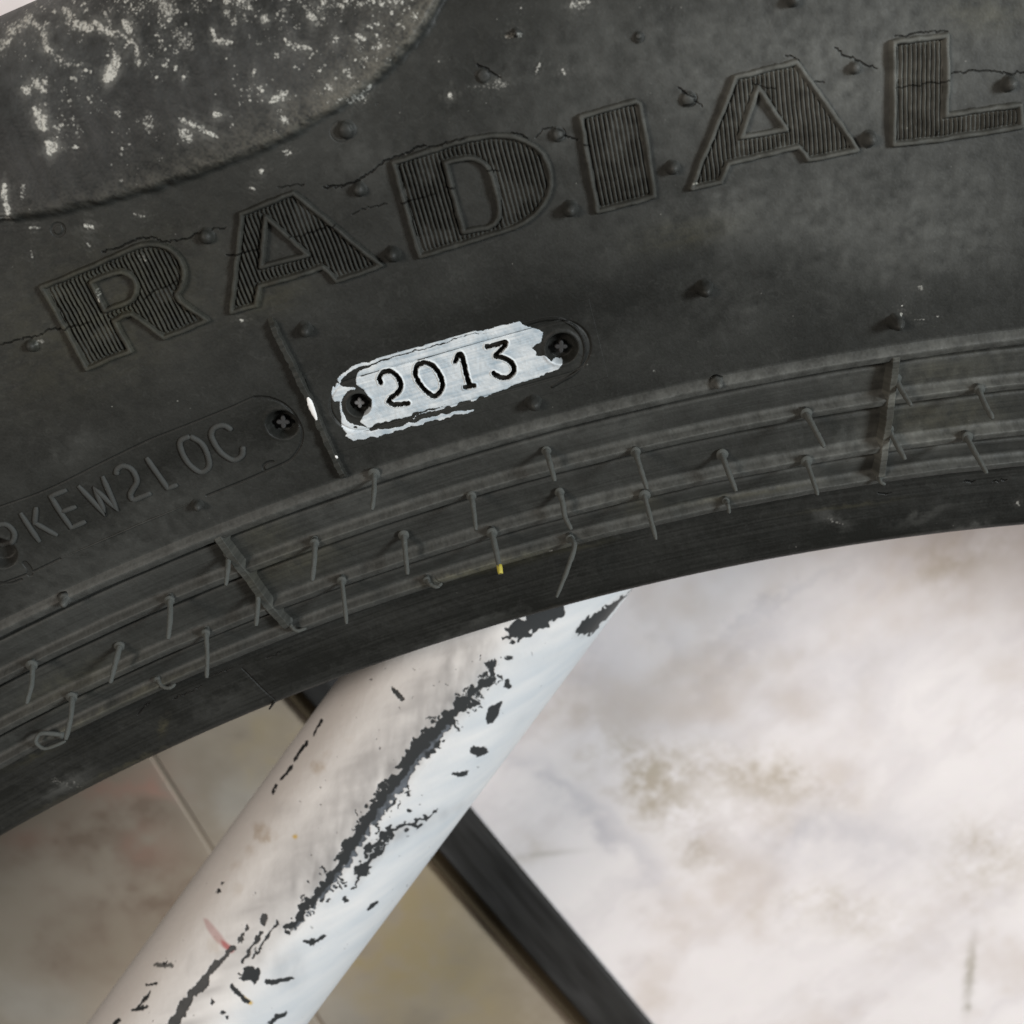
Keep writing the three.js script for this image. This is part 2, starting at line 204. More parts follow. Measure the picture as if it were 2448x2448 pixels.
const OLIVE = [[950, 1062, 110, 9, -0.26, 1], [870, 1085, 70, 6, -0.26, 0.8], [1100, 1030, 60, 6, -0.2, 0.5], [560, 1060, 90, 30, -0.3, 0.5], [500, 1010, 50, 25, -0.3, 0.4], [270, 1306, 110, 7, -0.45, 0.7], [130, 1376, 60, 6, -0.45, 0.5], [60, 1430, 60, 6, -0.45, 0.5], [1400, 935, 120, 5, -0.17, 0.7], [1600, 955, 90, 4, -0.13, 0.6], [1780, 790, 130, 40, -0.13, 0.45], [1780, 700, 120, 30, -0.13, 0.35], [140, 1290, 120, 30, -0.45, 0.4], [1210, 950, 40, 20, -0.2, 0.4], [520, 560, 70, 30, -0.3, 0.35], [180, 600, 250, 130, -0.4, 0.35], [309, 1369, 7, 20, 0.3, 1], [250, 1441, 80, 6, -0.42, 0.7], [100, 1515, 60, 5, -0.42, 0.4], [1150, 1126, 120, 5, -0.21, 0.5], [1850, 1001, 120, 4, -0.08, 0.35], [1300, 440, 90, 25, -0.2, 0.5], [1860, 30, 90, 40, 0, 0.5]].map((b) => b);
const prep = (list) => list.map(([x, y, a, b, t, s]) => ({ x: x * SC, y: y * SC, c: Math.cos(t), s: Math.sin(t), a: a * SC, b: b * SC, k: s }));
const GREYS = prep(GREY), DARKS = prep(DARK), OLIVES = prep(OLIVE);
function cloud(list, i, j) { let v = 0; for (const o of list) { const dx = i - o.x, dy = j - o.y; if (Math.abs(dx) > 2.4 * (o.a + o.b) || Math.abs(dy) > 2.4 * (o.a + o.b)) continue; const p = (dx * o.c + dy * o.s) / o.a, q = (-dx * o.s + dy * o.c) / o.b, d = p * p + q * q; if (d < 5) v += o.k * Math.exp(-d * 1.1); } return v; }
const HAZE = [[7, 0], [-7, 0], [0, 8], [0, -8], [5, 6], [-5, 6], [5, -6], [-5, -6], [14, 2], [-14, -2], [2, 16], [-2, -16]];
const colorData = new Uint8Array(TW * TH * 4), bumpData = new Uint8Array(TW * TH * 4);
for (let b = 0; b < TH; b++) for (let a = 0; a < TW; a++) {
  const x = TX0 + (a + 0.5) / TW * (TX1 - TX0), y = TY0 + (b + 0.5) / TH * (TY1 - TY0), r = Math.hypot(x, y), o = (b * TW + a) * 4;
  if (r < 284 || r > 372) { colorData[o] = colorData[o + 1] = colorData[o + 2] = 45; colorData[o + 3] = 255; bumpData[o] = bumpData[o + 1] = bumpData[o + 2] = 150; bumpData[o + 3] = 255; continue; }
  const th = Math.atan2(x, y) * 320, [i, j] = project(x, y, profileZ(r));
  const n1 = fbm(x * 0.22, y * 0.22, 4), n2 = fbm(x * 1.1 + 40, y * 1.1, 3), n3 = noise(x * 5.1, y * 5.1), n4 = noise(x * 11.3, y * 11.3), streak = fbm(th * 0.9, r * 0.16, 3), rings = fbm(th * 0.11, r * 4.2, 3);
  const wi = i + 46 * n1 + 16 * n2, wj = j + 40 * fbm(x * 0.25 + 9, y * 0.25 + 3, 3) + 12 * n2;
  let g = cloud(GREYS, wi, wj), d = cloud(DARKS, wi, wj), ol = cloud(OLIVES, i + 9 * n2 + 4 * n3, j + 5 * n2);
  const rib = sstep(315, 313.5, r);
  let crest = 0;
  if (rib > 0) for (let k = 0; k < 4; k++) { const e = r - RK[k]; if (e > -0.1 && e < 2.2) crest = (e < 0.66 ? 0.5 * sstep(-0.05, 0.1, e) : sstep(2.1, 1.3, e)) * (k === 3 ? 0.8 : 1); }  // dusty crests, outer facets paler to paint in the light they catch
  const bead = sstep(296.9, 296.2, r), fibre = Math.max(0, noise(x * 2.3 + 5 * n2, y * 2.3 + 5 * n1)) ** 3;
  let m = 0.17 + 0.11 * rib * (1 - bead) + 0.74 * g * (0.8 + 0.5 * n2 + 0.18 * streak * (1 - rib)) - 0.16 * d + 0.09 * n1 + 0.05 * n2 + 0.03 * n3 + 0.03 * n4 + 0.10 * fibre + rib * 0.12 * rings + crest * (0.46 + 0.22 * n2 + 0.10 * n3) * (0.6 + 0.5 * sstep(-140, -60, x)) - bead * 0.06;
  m = Math.max(m, 0.02);
  let R = 0.0092 + 0.078 * m, G = 0.0097 + 0.0795 * m, B = 0.0083 + 0.074 * m;
  const lugIn = sstep(-4, 40, lugSide(i, j)); R *= 1 - 0.16 * lugIn; G *= 1 - 0.15 * lugIn; B *= 1 - 0.10 * lugIn;
  ol = clamp(ol * (0.7 + 0.7 * n2 + 0.4 * rings)); R += ol * 0.034; G += ol * 0.030; B += ol * 0.013;
  const s = lugSide(i, j);
  if (s > -6) {                                              // tan dust along the worn lug's edge
    const along = sstep(60, 1050, i), w = clamp(Math.exp(-Math.max(s, 0) / mix(36, 85, along)) * sstep(-4, 9, s) * (0.35 + 0.75 * along) * (0.75 + 0.7 * n2 + 0.5 * n3));
    R = mix(R, 0.125, w * 0.8); G = mix(G, 0.117, w * 0.8); B = mix(B, 0.096, w * 0.8);
    const vs = fbm(th * 1.6, r * 0.07 + 3, 3); R += Math.max(0, vs) * 0.012; G += Math.max(0, vs) * 0.012; B += Math.max(0, vs) * 0.012;
  }
  let haze = 0; for (const [dx, dy] of HAZE) haze += scuffD[(clamp(b + dy, 0, TH - 1) * TW + clamp(a + dx, 0, TW - 1)) * 4]; haze = haze / 255 / HAZE.length * (0.7 + 0.6 * n2);
  const sc = clamp(scuffD[o] / 255 * (0.3 + 0.9 * sstep(-0.55, 0.25, n3 * 0.6 + n4)) + 0.5 * haze); R = mix(R, 0.5, sc); G = mix(G, 0.495, sc); B = mix(B, 0.45, sc);
  const ck = crackD[o] / 255, gr = grooveD[o] / 255; const dk = 1 - 0.8 * ck - 0.35 * gr; R *= dk; G *= dk; B *= dk;
  colorData[o] = enc(R / 0.72); colorData[o + 1] = enc(G / 0.72); colorData[o + 2] = enc(B / 0.72); colorData[o + 3] = 255;
  let h = 0.62 + 0.03 * n2 + 0.016 * n3 + 0.012 * n4 + rib * 0.035 * rings + (s > 0 ? 0.03 * n2 + 0.02 * n3 : 0) + 0.03 * streak + 0.05 * sc - 0.5 * ck - 0.34 * gr;
  h = Math.round(255 * clamp(h)); bumpData[o] = bumpData[o + 1] = bumpData[o + 2] = h; bumpData[o + 3] = 255;
}
const rubberMap = texture(colorData, TW, TH, true), rubberBump = texture(bumpData, TW, TH, false);
const RUBBER = new THREE.MeshPhysicalMaterial({ color: new THREE.Color().setRGB(0.72, 0.72, 0.72), map: rubberMap, bumpMap: rubberBump, bumpScale: 0.0004, roughness: 0.56, specularIntensity: 0.45 });
const LETTERING = new THREE.MeshPhysicalMaterial({ color: new THREE.Color().setRGB(0.92, 0.91, 0.88), map: rubberMap, bumpMap: rubberBump, bumpScale: 0.0004, roughness: 0.66, specularIntensity: 0.42 });   // lighter copy of the rubber: lit raised tops put into the colour
const BEAD = new THREE.MeshPhysicalMaterial({ color: new THREE.Color().setRGB(0.66, 0.65, 0.65), map: rubberMap, bumpMap: rubberBump, bumpScale: 0.0004, roughness: 0.5, specularIntensity: 0.5 });
const DUSTY = new THREE.MeshPhysicalMaterial({ color: new THREE.Color().setRGB(0.073, 0.077, 0.071), bumpMap: rubberBump, bumpScale: 0.0006, roughness: 0.8, specularIntensity: 0.35 });
const WORN = new THREE.MeshPhysicalMaterial({ color: new THREE.Color().setRGB(0.047, 0.049, 0.046), bumpMap: rubberBump, bumpScale: 0.0004, roughness: 0.7, specularIntensity: 0.4 });
const PLAIN = new THREE.MeshPhysicalMaterial({ color: new THREE.Color().setRGB(0.026, 0.027, 0.025), bumpMap: rubberBump, bumpScale: 0.0004, roughness: 0.68, specularIntensity: 0.42 });
// ------------------------------------------------------------------ floor, sheet, bar, pipe
const FLOOR_Z = -PLANE_Y * 1000;
function paintMap(w, h, fn, srgb = true, wrap) { const d = new Uint8Array(w * h * 4); for (let b = 0; b < h; b++) for (let a = 0; a < w; a++) { const c = fn((a + 0.5) / w, (b + 0.5) / h), o = (b * w + a) * 4; for (let k = 0; k < 3; k++) d[o + k] = srgb ? enc(c[k]) : Math.round(255 * clamp(c[k])); d[o + 3] = 255; } return texture(d, w, h, srgb, wrap); }
// planar map over the stretch of floor in view
const FX0 = -240, FX1 = 120, FY0 = 0, FY1 = 360;
const floorPx = (u, v, z) => { const x = mix(FX0, FX1, u), y = mix(FY0, FY1, v); const p = project(x, y, z); return [x, y, p[0], p[1]]; };
const TILE_BROWN = prep([[200, 1560, 150, 70, -0.4, 0.8], [330, 1680, 150, 90, 0.3, 0.9], [150, 1780, 120, 90, 0.2, 0.6], [330, 1810, 90, 60, 0, 0.5], [80, 1640, 70, 40, -0.3, 0.4], [300, 1550, 60, 30, 0.5, 0.6]]);
const TILE_PINK = prep([[230, 1490, 90, 40, -0.35, 0.9], [310, 1500, 40, 22, 0.5, 0.8], [290, 1620, 60, 50, 0, 0.4], [60, 1600, 60, 40, 0, 0.4]]);
const TILE_GOLD = prep([[570, 1440, 70, 45, -0.5, 1], [500, 1380, 60, 30, -0.4, 0.5], [800, 1720, 80, 110, 0.5, 1], [740, 1850, 110, 80, 0, 0.9], [880, 1850, 90, 90, 0, 0.8], [950, 1930, 80, 60, 0, 0.5]]);
const TILE_GREY = prep([[480, 1510, 90, 70, 0, 0.6], [90, 1900, 110, 60, 0, 0.5], [640, 1915, 60, 50, 0, 0.4]]);
const floorMap = paintMap(1024, 1024, (u, v) => {
  const [x, y, i, j] = floorPx(u, v, FLOOR_Z), n = fbm(x * 0.05, y * 0.05, 5), n2 = fbm(x * 0.24 + 7, y * 0.24, 4), wi = i + 60 * n2, wj = j + 60 * n;
  const br = clamp(cloud(TILE_BROWN, wi, wj) * (0.75 + 0.9 * n2)), pk = clamp(cloud(TILE_PINK, wi, wj) * (0.8 + n2)), go = clamp(cloud(TILE_GOLD, wi, wj) * (0.8 + 0.7 * n2)), gy = clamp(cloud(TILE_GREY, wi, wj));
  let c = [0.33 + 0.06 * n + 0.05 * n2, 0.28 + 0.055 * n + 0.045 * n2, 0.22 + 0.05 * n + 0.04 * n2];
  const to = (t, k) => { c = c.map((v0, q) => mix(v0, t[q], k)); };
  to([0.215, 0.165, 0.125], clamp(br * 1.15)); to([0.36, 0.225, 0.175], clamp(pk * 1.0)); to([0.33, 0.26, 0.135], go * 0.75); to([0.37, 0.365, 0.34], gy * 0.8);
  return c;
});
const tileMat = new THREE.MeshPhysicalMaterial({ map: floorMap, roughness: 0.42, specularIntensity: 0.5 });
function planarUV(g, x0, x1, y0, y1, origin = [0, 0, 0]) { const p = g.attributes.position, uv = new Float32Array(p.count * 2); for (let k = 0; k < p.count; k++) { const tx = (p.getX(k) + origin[0] - OX) * 1000, ty = -(p.getZ(k) + origin[2] - OZ) * 1000; uv[2 * k] = (tx - x0) / (x1 - x0); uv[2 * k + 1] = (ty - y0) / (y1 - y0); } g.setAttribute('uv', new THREE.BufferAttribute(uv, 2)); return g; }
// the joint seen in the photograph fixes the tiles' direction
const J0 = atZ(OV([[290, 1430]])[0], FLOOR_Z), J1 = atZ(OV([[605, 1932]])[0], FLOOR_Z), jl = Math.hypot(J1[0] - J0[0], J1[1] - J0[1]), JD = [(J1[0] - J0[0]) / jl, (J1[1] - J0[1]) / jl], JN = [-JD[1], JD[0]];
const TILE = 250, GAP = 0.95;
{
  const floor = new THREE.Group(); floor.name = 'floor'; floor.position.set(0, 0, 0); floor.userData.kind = 'structure'; scene.add(floor);
  const grout = new THREE.PlaneGeometry(4, 4).rotateX(-Math.PI / 2).translate(0, -0.0003, 0);
  const groutMap = paintMap(128, 128, (u, v) => { const n = fbm(u * 14, v * 14, 3); return [0.23 + 0.05 * n, 0.19 + 0.04 * n, 0.145 + 0.03 * n]; });
  mesh('grout_bed', grout, new THREE.MeshStandardMaterial({ map: groutMap, roughness: 0.95 }), floor);
  const turn = Math.atan2(-JD[1], JD[0]);                     // world turn about y of the joint direction
  for (let a = -2; a <= 1; a++) for (let b = -2; b <= 1; b++) {
    const s = (a + 0.5) * TILE + 115, t = (b + 0.5) * TILE, c = toWorld([J0[0] + JD[0] * s + JN[0] * t, J0[1] + JD[1] * s + JN[1] * t, FLOOR_Z]);
    const g = new RoundedBoxGeometry((TILE - GAP) / 1000, 0.009, (TILE - GAP) / 1000, 2, 0.0004); g.rotateY(-turn); g.translate(0, -0.0045, 0);
    planarUV(g, FX0, FX1, FY0, FY1, [c.x, 0, c.z]);
    const m = mesh('tile', g, tileMat, floor); m.position.set(c.x, 0, c.z);
  }
}
// black bar on the floor
const BAR_H = 5;
const barRight = Z8([[150, 835], [735, 1532]]).map((p) => atZ(p, FLOOR_Z + BAR_H)), barLeft = Z8([[50, 940], [560, 1532]]).map((p) => atZ(p, FLOOR_Z));
{
  const d = [barRight[1][0] - barRight[0][0], barRight[1][1] - barRight[0][1]], l = Math.hypot(...d); d[0] /= l; d[1] /= l; const n = [-d[1], d[0]];
  const side = (barLeft[0][0] - barRight[0][0]) * n[0] + (barLeft[0][1] - barRight[0][1]) * n[1], side1 = (barLeft[1][0] - barRight[0][0]) * n[0] + (barLeft[1][1] - barRight[0][1]) * n[1];
  const w = Math.abs(side + side1) / 2 * 0.92, sgn = Math.sign(side);
  const mid = [barRight[0][0] + n[0] * sgn * w / 2 + d[0] * 20, barRight[0][1] + n[1] * sgn * w / 2 + d[1] * 20];
  const c = toWorld([mid[0], mid[1], FLOOR_Z]);
  const bar = new THREE.Group(); bar.name = 'metal_bar'; bar.position.set(c.x, 0, c.z); scene.add(bar);
  tag(bar, 'black metal bar on the floor along the edge of the white sheet under the pipe', 'metal bar');
  const barTone = paintMap(256, 64, (u, v) => { const n = fbm(u * 60, v * 9, 4), k = Math.max(0, fbm(u * 25, v * 3, 3)); return [0.027 + 0.014 * n + 0.04 * k, 0.026 + 0.014 * n + 0.039 * k, 0.0245 + 0.014 * n + 0.04 * k]; });
  const bm = new THREE.MeshPhysicalMaterial({ map: barTone, roughness: 0.85, specularIntensity: 0.3 });
  const yaw = Math.atan2(d[1], d[0]);
  const body = new RoundedBoxGeometry(0.62, BAR_H / 1000, w / 1000, 3, 0.0011); body.rotateY(yaw); body.translate(0, BAR_H / 2000, 0);
  mesh('bar_body', body, bm, bar);
  const brownStrip = new RoundedBoxGeometry(0.62, 0.0018, 0.005, 2, 0.0006); brownStrip.translate(0, 0.0011, (w / 2 + 1.6) / 1000 * (sgn > 0 ? -1 : 1)); brownStrip.rotateY(yaw);
  mesh('brown_strip', brownStrip, new THREE.MeshPhysicalMaterial({ color: new THREE.Color().setRGB(0.075, 0.058, 0.036), roughness: 0.95, specularIntensity: 0.2 }), bar);  // dark brown strip added beside the bar
  // white sheet beyond the bar
  const S0 = [barRight[0][0] - d[0] * 290, barRight[0][1] - d[1] * 290], away = [-n[0] * sgn, -n[1] * sgn];
  const sc = toWorld([S0[0] + d[0] * 310 + away[0] * 180, S0[1] + d[1] * 310 + away[1] * 180, FLOOR_Z]);
  const sheetG = new RoundedBoxGeometry(0.62, 0.003, 0.366, 2, 0.001); sheetG.rotateY(yaw); sheetG.translate(0, 0.0017, 0);
  planarUV(sheetG, FX0, FX1, FY0, FY1, [sc.x, 0, sc.z]);
  const SB = prep([[1330, 1460, 190, 60, 0.35, 0.55], [1230, 1480, 90, 50, 0.5, 0.6], [1330, 1600, 70, 45, 0.6, 0.7], [1250, 1540, 60, 60, 0.3, 0.4], [1520, 1480, 110, 50, 0.3, 0.5], [1120, 1330, 90, 40, 0.4, 0.35], [1640, 1740, 120, 50, 0.4, 0.4], [1500, 1720, 90, 40, 0.3, 0.3], [1880, 1640, 120, 70, 0, 0.5], [1000, 1610, 40, 30, 0, 0.5], [1780, 1060, 70, 40, 0, 0.55], [1850, 1030, 90, 50, 0, 0.4]]);
  const SG = prep([[1180, 1300, 200, 60, 0.5, 0.35], [1120, 1550, 200, 26, 0.72, 0.75], [1380, 1240, 90, 22, -0.6, 0.4], [1480, 1250, 200, 140, 0, 0.3], [1500, 1590, 170, 60, 0, 0.55], [1650, 1250, 160, 60, -0.4, 0.25], [1700, 1600, 160, 60, 0.2, 0.3], [1450, 1150, 220, 14, -0.55, 0.35], [1150, 1220, 60, 90, 0.4, 0.3], [1300, 1250, 22, 150, -0.5, 0.25]]);
  const SM = prep([[1830, 1830, 9, 62, 0.1, 1], [1826, 1900, 9, 9, 0, 0.7], [1030, 1610, 60, 6, -0.1, 0.5]]);
  const sheetMap = paintMap(1024, 1024, (u, v) => {
    const [x, y, i, j] = floorPx(u, v, FLOOR_Z + 3), n = fbm(x * 0.06, y * 0.06, 5), n2 = fbm(x * 0.22 + 3, y * 0.22, 4), n3 = fbm(x * 0.9, y * 0.9, 3), wi = i + 70 * n2 + 14 * n3, wj = j + 60 * n + 14 * n3;
    const b = clamp(cloud(SB, wi, wj) * (0.7 + 1.1 * n2 + 0.5 * n3)), g = clamp(cloud(SG, wi, wj) * (0.8 + 0.6 * n2)), k = clamp(cloud(SM, i + 6 * n3, j));
    const vein = 0.6 * Math.max(0, fbm((x + y) * 0.035 + 2 * n, (x - y) * 0.09, 4));
    let c = [0.83 + 0.06 * n - 0.22 * vein, 0.78 + 0.06 * n - 0.22 * vein, 0.77 + 0.05 * n - 0.20 * vein];
    const to = (t, q) => { c = c.map((v0, e) => mix(v0, t[e], q)); };
    to([0.47, 0.40, 0.31], b * 0.88); to([0.50, 0.48, 0.51], g * 0.95); to([0.36, 0.33, 0.27], k * 0.75); to([0.60, 0.51, 0.43], sstep(-0.15, 0.9, -n + 0.2 * n2) * 0.6);
    return c;
  });
  const sheet = mesh('floor_sheet', sheetG, new THREE.MeshPhysicalMaterial({ map: sheetMap, roughness: 0.5, specularIntensity: 0.4 }));
  sheet.position.set(sc.x, 0, sc.z);
  tag(sheet, 'smudged white sheet lying on the floor right of the pipe and black bar', 'sheet');
}
// white painted pipe with chips
{
  const RAD = 13, A = atDepth(OV([[910, 1200]])[0], 173.8), B = atDepth(OV([[297, 2031]])[0], 180.6);
  const a = new THREE.Vector3(...A), b = new THREE.Vector3(...B), dir = b.clone().sub(a).normalize();
  const p0 = a.clone().addScaledVector(dir, -78), len = 470;
  const eye = new THREE.Vector3(...EYE), toEye = eye.clone().sub(a).projectOnPlane(dir).normalize(), across = new THREE.Vector3().crossVectors(dir, toEye).normalize();
  // unrolled position of a pixel on the pipe: arc about the axis (0 faces the camera) and length along it, millimetres
  const unroll = (px) => {
    const d = new THREE.Vector3(...ray(px)).normalize(), w = eye.clone().sub(p0), dp = d.clone().addScaledVector(dir, -d.dot(dir)), wp = w.clone().addScaledVector(dir, -w.dot(dir));
    const qa = dp.dot(dp), qb = 2 * dp.dot(wp), qc = wp.dot(wp) - RAD * RAD, disc = qb * qb - 4 * qa * qc;
    const t = disc < 0 ? -qb / (2 * qa) : (-qb - Math.sqrt(disc)) / (2 * qa), h = eye.clone().addScaledVector(d, t).sub(p0);
    return [Math.atan2(h.dot(across), h.dot(toEye)) * RAD, h.dot(dir)];
  };
  const AW = 42, L0 = 50, L1 = 210, W = 536, H = Math.round(W * (L1 - L0) / AW);
  const tx = (px) => { const q = unroll(px); return [(q[0] / AW + 0.5) * W, (q[1] - L0) / (L1 - L0) * H]; };
  const newCanvas = () => { const c = document.createElement('canvas'); c.width = W; c.height = H; const g = c.getContext('2d'); g.fillStyle = '#000'; g.fillRect(0, 0, W, H); g.lineCap = g.lineJoin = 'round'; return g; };
  const torn = newCanvas(), chip = newCanvas(), smear = newCanvas(), brown = newCanvas(), red = newCanvas(), steel = newCanvas(), orange = newCanvas();
  const r = rng(31);
  const poly = (g, pts, tone = 255) => { g.fillStyle = `rgb(${tone},${tone},${tone})`; g.beginPath(); pts.map(tx).forEach((p, k) => k ? g.lineTo(...p) : g.moveTo(...p)); g.fill(); };
  const line = (g, pts, w, tone = 255) => { const s = W / AW * 0.0765; const q = pts.map(tx); for (let k = 1; k < q.length; k++) { g.strokeStyle = `rgba(255,255,255,${tone / 255})`; g.lineWidth = Math.max(1, 0.82 * (Array.isArray(w) ? (w[k] + w[k - 1]) / 2 : w) * s); g.beginPath(); g.moveTo(...q[k - 1]); g.lineTo(...q[k]); g.stroke(); } };
  const blob = (g, [x, y], rx, ry, turn = 0, tone = 255) => poly(g, Array.from({ length: 11 }, (_, k) => { const t = k / 11 * 6.283, m = 0.65 + 0.6 * r(), X = rx * m * Math.cos(t), Y = ry * m * Math.sin(t); return [x + X * Math.cos(turn) - Y * Math.sin(turn), y + X * Math.sin(turn) + Y * Math.cos(turn)]; }), tone);
  poly(torn, Z8([[268, 300], [300, 250], [370, 215], [430, 180], [480, 165], [460, 215], [410, 265], [380, 275], [330, 300], [290, 312]]));
  poly(torn, Z8([[700, 140], [640, 190], [560, 280], [500, 302], [505, 270], [560, 222], [585, 212], [640, 170]]));
  const scar = OV([[930, 1248], [915, 1285], [880, 1325], [835, 1365], [790, 1420], [745, 1480], [712, 1525], [670, 1590], [630, 1650], [595, 1690], [545, 1752]]);
  line(torn, scar, [6, 14, 26, 38, 42, 36, 28, 28, 32, 26, 16]); line(steel, scar.slice(3).map(([x, y]) => [x + 10, y + 10]), [8, 12, 16, 14, 12, 12, 10, 4], 210); line(smear, scar.map(([x, y]) => [x - 45, y - 45]), 100, 100); line(smear, scar.map(([x, y]) => [x - 22, y - 18]), 62, 110);
  for (let k = 0; k < 130; k++) { const t = r() * (scar.length - 1), q = Math.floor(t), f = t - q, p = [mix(scar[q][0], scar[q + 1][0], f) + (r() - 0.5) * 62, mix(scar[q][1], scar[q + 1][1], f) + (r() - 0.5) * 52]; blob(torn, p, 3 + 8 * r() * r(), 2 + 6 * r(), -0.9, 255); }
  for (const [x, y, a1, b1, t] of [[930, 1345, 11, 26, 0.6], [905, 1417, 15, 9, 0], [868, 1460, 15, 5, 0], [925, 1252, 10, 8, 0], [955, 1290, 8, 9, 0], [828, 1356, 3, 4, 0], [770, 1530, 4, 4, 0], [740, 1580, 4, 5, 0], [650, 1698, 8, 6, 0.3], [960, 1240, 8, 4, 0]]) blob(chip, OV([[x, y]])[0], a1 * SC, b1 * SC, t);
  poly(torn, OV([[668, 1640], [690, 1620], [728, 1585], [720, 1612], [704, 1630], [690, 1650], [664, 1680], [670, 1660]])); line(torn, OV([[690, 1608], [730, 1575], [760, 1562], [800, 1545], [820, 1530]]), [14, 20, 14, 8, 4]); line(smear, OV([[690, 1620], [760, 1570], [830, 1540], [880, 1515]]), [40, 44, 30, 20], 170); line(smear, OV([[960, 1252], [1040, 1240], [1090, 1215]]), 8, 110); line(smear, OV([[1000, 1215], [1060, 1190]]), 14, 80);
  for (const [p, q, w] of [[[606, 1360], [594, 1383], 9], [[577, 1402], [556, 1430], 10], [[548, 1448], [531, 1470], 9], [[521, 1482], [515, 1493], 9], [[744, 1302], [761, 1321], 9]]) line(chip, OV([p, q]), w * SC);
  line(smear, OV([[512, 1528], [580, 1530]]), 8, 170); line(smear, OV([[650, 1220], [700, 1245]]), 6, 110);
  line(chip, Z7([[1030, 1600], [960, 1660], [900, 1740], [840, 1810], [790, 1890], [740, 1960], [690, 2020]]), [8, 14, 18, 22, 20, 16, 14]); line(chip, Z7([[1150, 1530], [1060, 1660]]), 7); line(chip, Z7([[1222, 1485], [1112, 1640]]), 6);
  blob(chip, Z7([[1105, 1710]])[0], 22, 22); blob(chip, Z7([[1158, 1468]])[0], 10, 15, 0.5); blob(chip, Z7([[1065, 1558]])[0], 7, 14, 0.5); blob(chip, Z7([[1090, 1518]])[0], 5, 5); line(chip, Z7([[1020, 1765], [1090, 1835]]), [12, 8]); line(orange, Z7([[1070, 1815], [1105, 1840]]), 8); blob(chip, Z7([[930, 1838]])[0], 6, 6); blob(chip, Z7([[980, 1885]])[0], 7, 5); blob(chip, Z7([[1000, 1905]])[0], 4, 4); line(chip, Z7([[1190, 1930], [1220, 1900], [1250, 1890]]), 14); line(chip, Z7([[1345, 1570], [1390, 1575], [1420, 1545]]), 10); blob(chip, Z7([[1380, 1575]])[0], 9, 11); line(chip, Z7([[1180, 1750], [1240, 1740], [1280, 1735]]), [6, 16, 6]); blob(smear, Z7([[1270, 1710]])[0], 46, 55, 0.5, 150); blob(smear, Z7([[1160, 1610]])[0], 50, 30, -0.8, 110); blob(smear, Z7([[1230, 1420]])[0], 45, 34, -0.6, 90); line(chip, Z7([[1625, 1425], [1660, 1400]]), 12);
  line(chip, Z7([[605, 1860], [640, 1820], [655, 1800]]), 10); line(chip, Z7([[580, 1870], [650, 1860]]), 7); line(chip, Z7([[640, 1760], [690, 1755]]), 6); line(chip, Z7([[680, 1670], [760, 1675]]), 7, 210); line(chip, Z7([[720, 1665], [735, 1650]]), 5); line(smear, Z7([[825, 1620], [840, 1690]]), 7, 170); blob(chip, Z7([[960, 1345]])[0], 4, 5); blob(chip, Z7([[980, 1308]])[0], 5, 4); line(chip, Z7([[500, 1932], [530, 1910]]), 8);
  poly(red, Z7([[895, 1466], [908, 1505], [936, 1550], [966, 1580], [985, 1598], [1000, 1575], [980, 1545], [950, 1508], [915, 1470]]), 110); poly(red, Z7([[970, 1560], [985, 1595], [1020, 1620], [1034, 1610], [1020, 1590], [995, 1570]]), 230);
  for (const [x, y, s, tn] of [[1150, 1090, 46, 120], [1100, 1170, 26, 90], [1400, 800, 34, 110], [1440, 740, 16, 90], [1180, 1105, 8, 230], [1215, 1100, 9, 170], [1040, 1240, 22, 60], [940, 1580, 36, 60], [1050, 1340, 30, 50], [1540, 680, 12, 70]]) blob(brown, Z7([[x, y]])[0], s / 1.84, s / 1.84, 0, tn);
  blob(orange, Z7([[1300, 1108]])[0], 6, 6); line(chip, Z7([[1640, 950], [1700, 905]]), 5);
  for (let k = 0; k < 150; k++) { const x = 200 + r() * 900, y = 1150 + r() * 780; blob(chip, OV([[x, y]])[0], 0.8 + 2.2 * r() * r(), 0.8 + 2 * r() * r(), 0, 130 + 120 * r()); }
  for (let k = 0; k < 60; k++) { const t = r(), x = mix(1080, 620, t) - 30 + 130 * r(), y = mix(1200, 1850, t) + 60 * r(); line(smear, OV([[x, y], [x + 40 + 40 * r(), y - 20 - 30 * r()]]), 6 + 14 * r(), 26 + 40 * r()); }
  for (let k = 0; k < 46; k++) { const x = 300 + r() * 800, y = 1180 + r() * 740, an = r() * 3; line(smear, OV([[x, y], [x + 30 * Math.cos(an), y + 30 * Math.sin(an)]]), 2 + 2 * r(), 50 + 60 * r()); }
  const get = (g) => g.getImageData(0, 0, W, H).data, cD = get(chip), tD = get(torn), sD = get(smear), bD = get(brown), rD = get(red), stD = get(steel), oD = get(orange);
  const soft = (d, x, y, k) => { let s = 0, n = 0; for (let dy = -k; dy <= k; dy += Math.max(1, k >> 1)) for (let dx = -k; dx <= k; dx += Math.max(1, k >> 1)) { const X = clamp(x + dx, 0, W - 1), Y = clamp(y + dy, 0, H - 1); s += d[(Y * W + X) * 4]; n++; } return s / n / 255; };
  const col = new Uint8Array(W * H * 4), bmp = new Uint8Array(W * H * 4);
